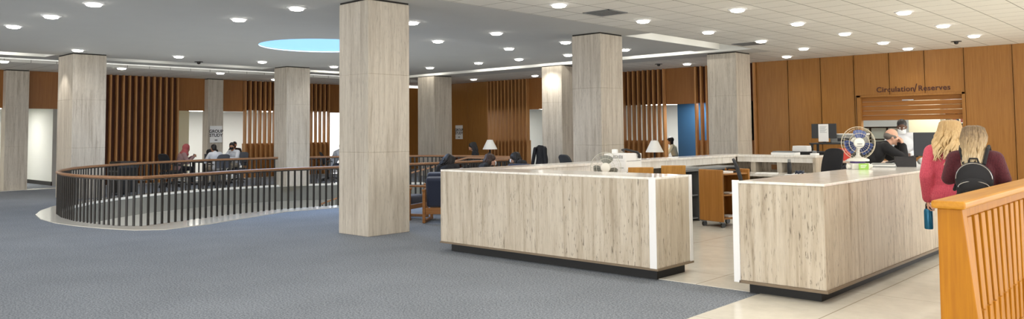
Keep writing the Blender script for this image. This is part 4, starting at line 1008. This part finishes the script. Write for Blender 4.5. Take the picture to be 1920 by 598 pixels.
def add_hand(mb, w, d, n, side, curl=.4, k=1.0):
    w, d, n = V(w), V(d).normalized(), V(n); n = (n-d*n.dot(d)).normalized(); x = d.cross(n)*side
    for q in (-.026,-.009,.009,.026): mb.cap(w+d*.012*k+x*q*.6*k, w+d*.085*k+x*q*k, .014*k, .0115*k, 10)
    for q, L, r in ((-.03,.058,.0072),(-.0105,.074,.0082),(.0095,.08,.0084),(.029,.072,.008)):
        p = w+d*.088*k+x*q*k; a = curl*.5; 
        for seg_, f in enumerate((.42,.32,.26)):
            a += curl*(.35 if seg_ == 0 else .9)
            v = (d*math.cos(a)+n*math.sin(a)+x*q*1.2).normalized(); p2 = p+v*L*f*k
            mb.cap(p, p2, r*(1-.1*seg_)*k, r*(1-.1*(seg_+1))*k, 8); p = p2
    p = w+d*.03*k+x*.026*k; v1 = (d*.6+x*.75+n*.3).normalized(); p1 = p+v1*.042*k; v2 = (d*.85+x*.25+n*(.3+curl*.4)).normalized(); p2 = p1+v2*.032*k; v3 = (d*.9+n*(.3+curl*.5)).normalized()
    mb.cap(p, p1, .0135*k, .0105*k, 8); mb.cap(p1, p2, .0105*k, .009*k, 8); mb.cap(p2, p2+v3*.026*k, .009*k, .0075*k, 8)
def stand(h=1.66, sw=.165):
    s = h/1.66
    J = dict(pelvis=(0,0,.93), waist=(0,.01,1.06), chest=(0,.0,1.24), neck=(0,-.01,1.41), head=(0,.02,1.535),
             shL=(-sw,-.01,1.355), shR=(sw,-.01,1.355), elL=(-sw-.06,-.03,1.08), elR=(sw+.06,-.03,1.08), wrL=(-sw-.06,.03,.84), wrR=(sw+.06,.03,.84),
             hipL=(-.085,0,.9), hipR=(.085,0,.9), knL=(-.09,.03,.49), knR=(.09,.03,.49), anL=(-.095,-.01,.08), anR=(.095,-.01,.08))
    return {k: V(v)*s for k, v in J.items()}
def sit(seat=.46, lean=.1, arms='table', sw=.17):
    z = seat+.09
    J = dict(pelvis=(0,0,z), waist=(0,.0+lean*.3,z+.14), chest=(0,lean*.8,z+.33), neck=(0,lean*1.35,z+.50), head=(0,lean*1.9+.02,z+.63),
             shL=(-sw,lean*1.15,z+.435), shR=(sw,lean*1.15,z+.435), hipL=(-.09,.02,z-.01), hipR=(.09,.02,z-.01),
             knL=(-.11,.43,z-.02), knR=(.11,.43,z-.02), anL=(-.11,.45,.08), anR=(.11,.42,.08))
    if arms == 'table': A = dict(elL=(-.25,lean+.18,z+.2), elR=(.25,lean+.18,z+.2), wrL=(-.14,lean+.40,z+.24), wrR=(.14,lean+.40,z+.24))
    elif arms == 'phone': A = dict(elL=(-.23,lean+.12,z+.18), elR=(.22,lean+.12,z+.18), wrL=(-.06,lean+.32,z+.36), wrR=(.05,lean+.34,z+.36))
    else: A = dict(elL=(-.24,lean*.9,z+.17), elR=(.24,lean*.9,z+.17), wrL=(-.12,.24,z+.1), wrR=(.12,.24,z+.1))
    J.update(A)
    return {k: V(v) for k, v in J.items()}
def person(label, loc, rz, J, skin, top, legs, voxel=.011, top_r=1.0, hem=0, girth=1.0, curl=(.4,.4), hd=None, hn=None, sleeve=.92, headk=1.0, eyes=False, neckline=True):
    t = thing('person', label, 'person', loc, rz)
    H = headM(J)
    b = MB(); add_head(b, H, headk)
    b.cap(J['neck']-V((0,0,.04)), J['head']+V((0,-.015,-.06)), .055, .05)
    g = girth
    def torso(mb, a, lower=True):
        M3_ = Matrix.Identity(3)
        mb.sph(J['pelvis'], (.165*g+a,.115*g+a,.11+a), 20, 12)
        mb.sph(J['waist'], (.145*g+a,.105*g+a,.14+a), 20, 12)
        mb.sph((J['waist']+J['chest'])/2, (.15*g+a,.108*g+a,.15+a), 20, 12)
        mb.sph(J['chest'], (.168*g+a,.115*g+a,.15+a), 20, 12)
        mb.cap(J['shL']+V((.03,0,0)), J['shR']-V((.03,0,0)), .062*g+a, .062*g+a, 16)
        mb.cap(J['chest']+V((0,-.02,.06)), J['neck']-V((0,0,.02)), .09*g+a*.8, .06+a*.5, 14)
    torso(b, -.004)
    for s in 'LR':
        b.cap(J['sh'+s], J['el'+s], .046, .038); b.cap(J['el'+s], J['wr'+s], .038, .026)
        d = (J['wr'+s]-J['el'+s]).normalized()
        if hd and hd.get(s) is not None: d = V(hd[s])
        n = V(hn[s]) if hn and s in hn else V((1 if s == 'L' else -1, .2, -.1))
        add_hand(b, J['wr'+s], d, n, 1 if s == 'L' else -1, curl[0 if s == 'L' else 1])
        b.cap(J['hip'+s], J['kn'+s], .072, .05); b.cap(J['kn'+s], J['an'+s], .05, .034)
        b.cap(J['an'+s]+V((0,-.02,-.035)), J['an'+s]+V((0,.13,-.05)), .034, .028)
    me = fuse(b, voxel, 3); link('body', me, skin, t, smooth=True, angle=180)
    c = MB(); torso(c, .016*top_r)
    if hem: c.cap(J['pelvis']+V((-.05,0,-hem)), J['pelvis']+V((.05,0,-hem)), .125*g+.02*top_r, None, 18); c.sph(J['pelvis']-V((0,0,hem*.5)), (.17*g+.02*top_r,.125*g+.02*top_r,.11), 20, 12)
    for s in 'LR':
        e = J['el'+s].lerp(J['wr'+s], sleeve)
        c.cap(J['sh'+s], J['el'+s], .056+.016*top_r, .047+.014*top_r); c.cap(J['el'+s], e, .047+.014*top_r, .035+.012*top_r)
    me = fuse(c, max(voxel, .012), 3); link('top', me, top, t, smooth=True, angle=180)
    c = MB(); c.sph(J['pelvis'], (.172*g,.122*g,.115), 20, 12)
    for s in 'LR':
        a = J['an'+s]+V((0,0,.03)); c.cap(J['hip'+s], J['kn'+s], .088, .064); c.cap(J['kn'+s], a, .064, .05)
    me = fuse(c, max(voxel, .012), 3); link('trousers', me, legs, t, smooth=True, angle=180)
    for s in 'LR':
        c = MB(); a = J['an'+s]; c.cap(V((a.x,a.y-.03,.04)), V((a.x,a.y+.15,.035)), .04, .034); c.box(a.x-.035,a.x+.035,a.y-.06,a.y+.17,.002,.022)
        me = fuse(c, .012, 3); link('shoe', me, M['shoe'], t, smooth=True, angle=180)
    if eyes:
        for s in (-1,1): MB().sph(H @ V((.031*s,.079,-.004)), .0125, 12, 8).build('eye', M['eyewhite'], t, smooth=True, world=False)
    return t, H
def hair_short(t, H, mat, k=1.0, full=False):
    m = MB()
    def e(c, r): m.sph(H @ V(c), V(r)*k, 20, 12, H.to_3x3())
    e((0,-.022,.042), (.084,.102,.09)); e((0,-.055,-.005), (.078,.062,.085))
    if full: e((0,-.04,.05), (.1,.11,.1)); e((0,-.07,-.05), (.09,.06,.11))
    me = fuse(m, .012, 2); return link('hair', me, mat, t, smooth=True, angle=180)
def hair_long(t, H, mat, drop=.3, wide=.13, nl=70, wave=.012, seed=1, back=True, vol=1.0):
    rnd = random.Random(seed); m = MB()
    def e(c, r): m.sph(H @ V(c), V(r)*vol, 22, 14, H.to_3x3())
    e((0,-.025,.04), (.09,.108,.094)); e((0,-.06,-.03), (.094,.066,.11)); e((0,-.075,-.12), (.1,.05,.12))
    m2 = fuse(m, .01, 3)
    m = MB(); m.bm.free(); m.bm = bmesh.new(); m.bm.from_mesh(m2); bpy.data.meshes.remove(m2)
    for i in range(nl):
        th = rnd.uniform(-1.9, 1.9)               # 0 = straight back
        el = rnd.uniform(.1, 1.1)
        top_ = V((math.sin(th)*.05*vol, -.03-math.cos(th)*.05*vol, .125*vol))
        side = V((math.sin(th)*(.088+.012*rnd.random())*vol, -.028-math.cos(th)*.105*vol, .03))
        L = drop*rnd.uniform(.72, 1.05)*(1 if abs(th) < 1.2 else .8)
        ph = rnd.uniform(0, 6.3); pts = [top_, (top_+side)/2*1.06+V((0,0,.025)), side]; n_ = 9
        xo = math.sin(th)*wide
        for j in range(1, n_+1):
            f = j/n_
            x = side.x+(xo-side.x)*min(1, f*1.6)+wave*math.sin(ph+f*9)*f**.3*1.3
            y = side.y-.012*f-.03*math.sin(f*2.2)+wave*math.cos(ph+f*8)
            pts.append(V((x, y, side.z-(L)*f)))
        r0 = rnd.uniform(.010, .017)
        m.tube([H @ p for p in pts], [r0*.5, r0*.9, r0]+[r0*(1-.75*(j/n_)**2) for j in range(1, n_+1)], 6)
    o = m.build('hair', mat, t, smooth=True, angle=180, world=False)
    return o
def face_mask(t, H, mat):
    m = MB(); m.sheet(lambda u,v: H @ V((math.sin((u-.5)*2.3)*.072, .035+math.cos((u-.5)*2.0)*.068+.012*math.sin(v*PI), -.112+.085*v)), 14, 8, .003)
    m.build('face_mask', mat, t, smooth=True, angle=180, world=False)

# woman in the pink sweater
J = stand(1.66, .172); J['elL'] += V((.0,-.02,.03)); J['wrL'] = V((-.225,.02,.86)); J['elR'] = V((.27,.02,1.10)); J['wrR'] = V((.17,.22,1.16)); J['head'] += V((0,.01,.005)); J['hpitch'] = -.05
for q_ in ('hipL','knL','anL','hipR','knR','anR'): J[q_] += V((.075,0,0))
t, H = person('woman with long wavy blond hair in a pink knit sweater holding a blue bottle', (-2.23,8.97,0), math.radians(16), J, M['skin'], M['pinkknit'], M['blackcloth'], .0068, 1.4, .03, 1.04, curl=(1.0,.5), hd={'L': (0,.1,-1)}, hn={'L': (1,.1,0)}, eyes=True)
hair_long(t, H, M['blond'], .34, .15, 130, .02, 3, vol=1.08)
Rz = Matrix.Translation((-2.23,8.97,0)) @ Matrix.Rotation(math.radians(16),4,'Z')
bp_ = Rz @ V((-.225,.035,.59))
t = thing('drink_bottle', 'blue metal drink bottle with black loop lid held by the woman in pink', 'bottle', bp_, 0)
MB().lathe([(.038,-.03),(.042,-.02),(.042,.155),(.034,.175),(.026,.18)], seg=24).build('body', M['bluemetal'], t, smooth=True, world=False)
MB().lathe([(.026,.178),(.027,.18),(.027,.2),(.024,.205)], seg=24).build('lid', M['blackplastic'], t, smooth=True, world=False)
MB().tube([(.022*math.cos(a)*1.0,.022*math.sin(a)*.0,.2+.045*math.sin(a)) for a in [PI*k/10 for k in range(11)]], .006, 8).build('carry_loop', M['blackplastic'], t, smooth=True, world=False)
# woman in maroon with the black backpack
J = stand(1.60, .17); J['elL'] = V((-.225,.0,1.12)); J['elR'] = V((.225,.0,1.12)); J['wrL'] = V((-.12,.22,1.13)); J['wrR'] = V((.12,.22,1.13)); J['hpitch'] = -.12; J['hyaw'] = -.15
t, H = person('woman with long ombre hair in a maroon sweater wearing a black backpack', (-1.90,8.46,0), math.radians(9), J, M['skin'], M['maroon'], M['darkjean'], .0068, 1.3, .02, 1.02, eyes=True)
hair_long(t, H, M['ombre'], .32, .085, 110, .007, 8, vol=1.04)
t = thing('backpack', 'black backpack with silver zips worn on the back of the woman in maroon', 'backpack', (-1.90,8.46,0), math.radians(9)); L = dict(parent=t, world=False)
m_ = MB().sph((0,-.215,1.12),(.155,.085,.165),24,16)
for v in m_.bm.verts:
    if v.co.z < 1.06: v.co.x = v.co.x*1.0 + (.05 if v.co.x > 0 else -.05)*min(1,(1.06-v.co.z)*12) if abs(v.co.x) > .02 else v.co.x
    v.co.z = max(v.co.z, .98)
m_.build('bag_body', M['blackfab'], smooth=True, **L)
m_ = MB().sph((0,-.285,1.06),(.12,.04,.085),20,12); m_.build('front_pocket', M['blackfab'], smooth=True, **L)
MB().tube([(.125*math.cos(a), -.300-.012*math.sin(a), 1.055+.055*math.sin(a)) for a in [PI*k/14 for k in range(15)]], .004, 6).build('pocket_zip', M['chrome'], smooth=True, **L)
MB().tube([(.145*math.cos(a), -.25-.035*math.sin(a), 1.13+.145*math.sin(a)) for a in [PI*k/16 for k in range(17)]], .004, 6).build('main_zip', M['chrome'], smooth=True, **L)
MB().tube([(-.04,-.19,1.275),(-.03,-.2,1.315),(.03,-.2,1.315),(.04,-.19,1.275)], .009, 8).build('top_handle', M['blackfab'], smooth=True, **L)
for a in (-1,1): MB().tube([(.08*a,-.15,1.26),(.11*a,-.10,1.40),(.115*a,.02,1.425),(.125*a,.125,1.33),(.14*a,.15,1.2),(.16*a,.08,1.08),(.17*a,-.12,1.02)], .016, 8).build('shoulder_strap', M['blackfab'], smooth=True, **L)
# man leaning over the counter
J = {k: V(v) for k, v in dict(pelvis=(0,-.16,.94), waist=(0,-.02,1.08), chest=(0,.2,1.22), neck=(0,.37,1.365), head=(0,.465,1.475), shL=(-.19,.31,1.30), shR=(.19,.31,1.30),
     elL=(-.16,.52,1.13), elR=(.2,.53,1.13), wrL=(-.06,.60,1.36), wrR=(.02,.72,1.135), hipL=(-.09,-.16,.9), hipR=(.09,-.16,.9), knL=(-.1,-.12,.48), knR=(.1,-.15,.48), anL=(-.1,-.18,.08), anR=(.1,-.22,.08)).items()}
J['hpitch'] = -.25; J['hyaw'] = -.12
J['wrR'] = V((.075,.60,1.345)); J['elR'] = V((.2,.56,1.135))
t, H = person('balding man in a black jacket leaning on the counter with a hand at his face', (-4.42,12.72,0), math.radians(-52), J, M['skin'], M['blackcloth'], M['blackcloth'], .0085, 1.5, .0, 1.1, curl=(.9,.8), hd={'L': (.2,-.1,1), 'R': (-.2,-.25,1)}, hn={'L': (.6,-.6,0), 'R': (-.6,-.6,0)}, eyes=True)
m_ = MB()
for c_, r_ in (((0,-.055,-.005),(.082,.066,.06)),((.045,-.01,.0),(.042,.075,.035)),((-.045,-.01,.0),(.042,.075,.035))): m_.sph(H @ V(c_), r_, 18, 12, H.to_3x3())
link('hair', fuse(m_, .009, 2), M['hairgrey'], t, smooth=True, angle=180)
# masked man in white behind him
J = stand(1.77, .185); J['elL'] += V((-.02,.06,.04)); J['elR'] += V((.02,.06,.04)); J['wrL'] = V((-.12,.3,1.14)); J['wrR'] = V((.12,.3,1.14)); J['hpitch'] = -.3
t, H = person('standing man in a white shirt and white face mask behind the leaning man', (-4.56,15.2,0), math.radians(196), J, M['skin2'], M['whitecloth'], M['darkjean'], .009, 1.3, .02, 1.05, eyes=True)
hair_short(t, H, M['hairblack'], .98); face_mask(t, H, M['mask'])
# seated students
def seated(label, loc, rz, J, skin, top, legs, hair, k=1.0, mask=None, full=False, **kw):
    t, H = person(label, loc, rz, J, skin, top, legs, .0125, **kw)
    if hair: hair_short(t, H, hair, k, full)
    if mask: face_mask(t, H, mask)
    return t, H
J = sit(.46, .12, 'phone'); J['hpitch'] = -.3
t, H = seated('seated student in a red patterned headscarf looking at a phone', (-25.1,11.22,0), math.radians(-12), J, M['skin3'], M['dustycloth'], M['blackcloth'], None)
m_ = MB(); 
for c_, r_ in (((0,-.03,.02),(.1,.115,.125)),((0,-.03,-.1),(.115,.1,.1)),((0,-.02,-.19),(.2,.14,.09))): m_.sph(H @ V(c_), r_, 20, 12, H.to_3x3())
link('headscarf', fuse(m_, .012, 2), M['redcloth'], t, smooth=True, angle=180)
p_ = Matrix.Translation((-25.1,11.22,0)) @ Matrix.Rotation(math.radians(-12),4,'Z') @ V((0,.47,.93))
t = thing('mobile_phone', 'black mobile phone held up by the student in the red headscarf', 'phone', p_, math.radians(-12)); MB().box(-.037,.037,-.005,.005,-.07,.07).build('case', M['blackplastic'], t, bevel=.004, world=False); MB().box(-.034,.034,-.007,-.005,-.064,.064).build('screen', M['charcoal'], t, world=False)
seated('seated student with black hair in a white shirt, back turned, at the study table', (-23.97,11.98,0), math.radians(92), sit(.46,.14,'table'), M['skin3'], M['whitecloth'], M['khaki'], M['hairblack'])
J = sit(.5,.1,'table'); J['hyaw'] = .5
seated('seated student in a white shirt and black face mask facing the railing', (-24.95,13.1,0), math.radians(205), J, M['skin3'], M['whitecloth'], M['khaki'], M['hairblack'], 1.05, M['blackfab'])
seated('seated person in a dark jacket and mask inside the white room behind the masked student', (-28.5,14.95,0), math.radians(230), sit(.5,.08,'lap'), M['skin3'], M['blackcloth'], M['darkjean'], M['hairblack'], 1.0, M['blackfab'])
J = sit(.46,.16,'phone'); J['hpitch'] = -.35
seated('lone student in a grey shirt bent over beside the huge column', (-22.75,15.45,0), math.radians(-42), J, M['skin3'], M['greycloth'], M['darkjean'], M['hairblack'])
J = sit(.42,.08,'lap')
t, H = seated('seated woman with long black hair in black beyond the stair railing', (-18.45,18.1,0), math.radians(140), J, M['skin3'], M['blackcloth'], M['blackcloth'], M['hairblack'], 1.0, None, True)
hair_long(t, H, M['hairblack'], .3, .14, 40, .01, 5, vol=1.2)
office_chair('office_chair', 'dark chair of the black haired woman beyond the stair railing', (-18.45,18.17,0), math.radians(140), M['blackfab'], back_h=.95)
J = sit(.36,.16,'lap'); J['hroll'] = .5; J['head'] -= V((.0,.02,.07)); J['neck'] -= V((0,0,.03))
t, H = seated('dark haired person in black slumped in an armchair behind the long counter', (-11.97,10.87,0), math.radians(40), J, M['skin'], M['blackcloth'], M['blackcloth'], M['hairblack'], 1.05)
hair_long(t, H, M['hairblack'], .22, .13, 60, .012, 21, vol=1.15)
J = sit(.34,.14,'lap'); J['head'] -= V((.0,.0,.07)); J['neck'] -= V((0,0,.03))
t, H = seated('brown haired person sunk low in an armchair near the stair top', (-12.42,12.22,0), math.radians(-40), J, M['skin'], M['blackcloth'], M['darkjean'], M['hairbrown'], 1.05, M['mask'])
hair_long(t, H, M['hairbrown'], .2, .12, 60, .012, 22, vol=1.12)
J = sit(.30,.18,'lap'); J['head'] -= V((.0,.0,.09)); J['neck'] -= V((0,0,.04))
t, H = seated('black haired person in a white mask hunched by the navy armchair', (-13.62,15.2,0), math.radians(130), J, M['skin'], M['blackcloth'], M['darkjean'], M['hairblack'], 1.1, M['mask'])
hair_long(t, H, M['hairblack'], .2, .15, 60, .012, 23, vol=1.25)
office_chair('office_chair', 'low dark chair of the hunched black haired person', (-13.64,15.22,0), math.radians(130), M['blackfab'], back_h=.8)
seated('person with black hair in a pale top inside the room by the blue partition', (-15.3,25.15,0), math.radians(120), sit(.5,.1,'table'), M['skin3'], M['cream'], M['darkjean'], M['hairblack'], 1.1, None, True)
office_chair('office_chair', 'chair of the person in the pale top by the blue partition', (-15.27,25.1,0), math.radians(120), M['blackfab'], back_h=.95)
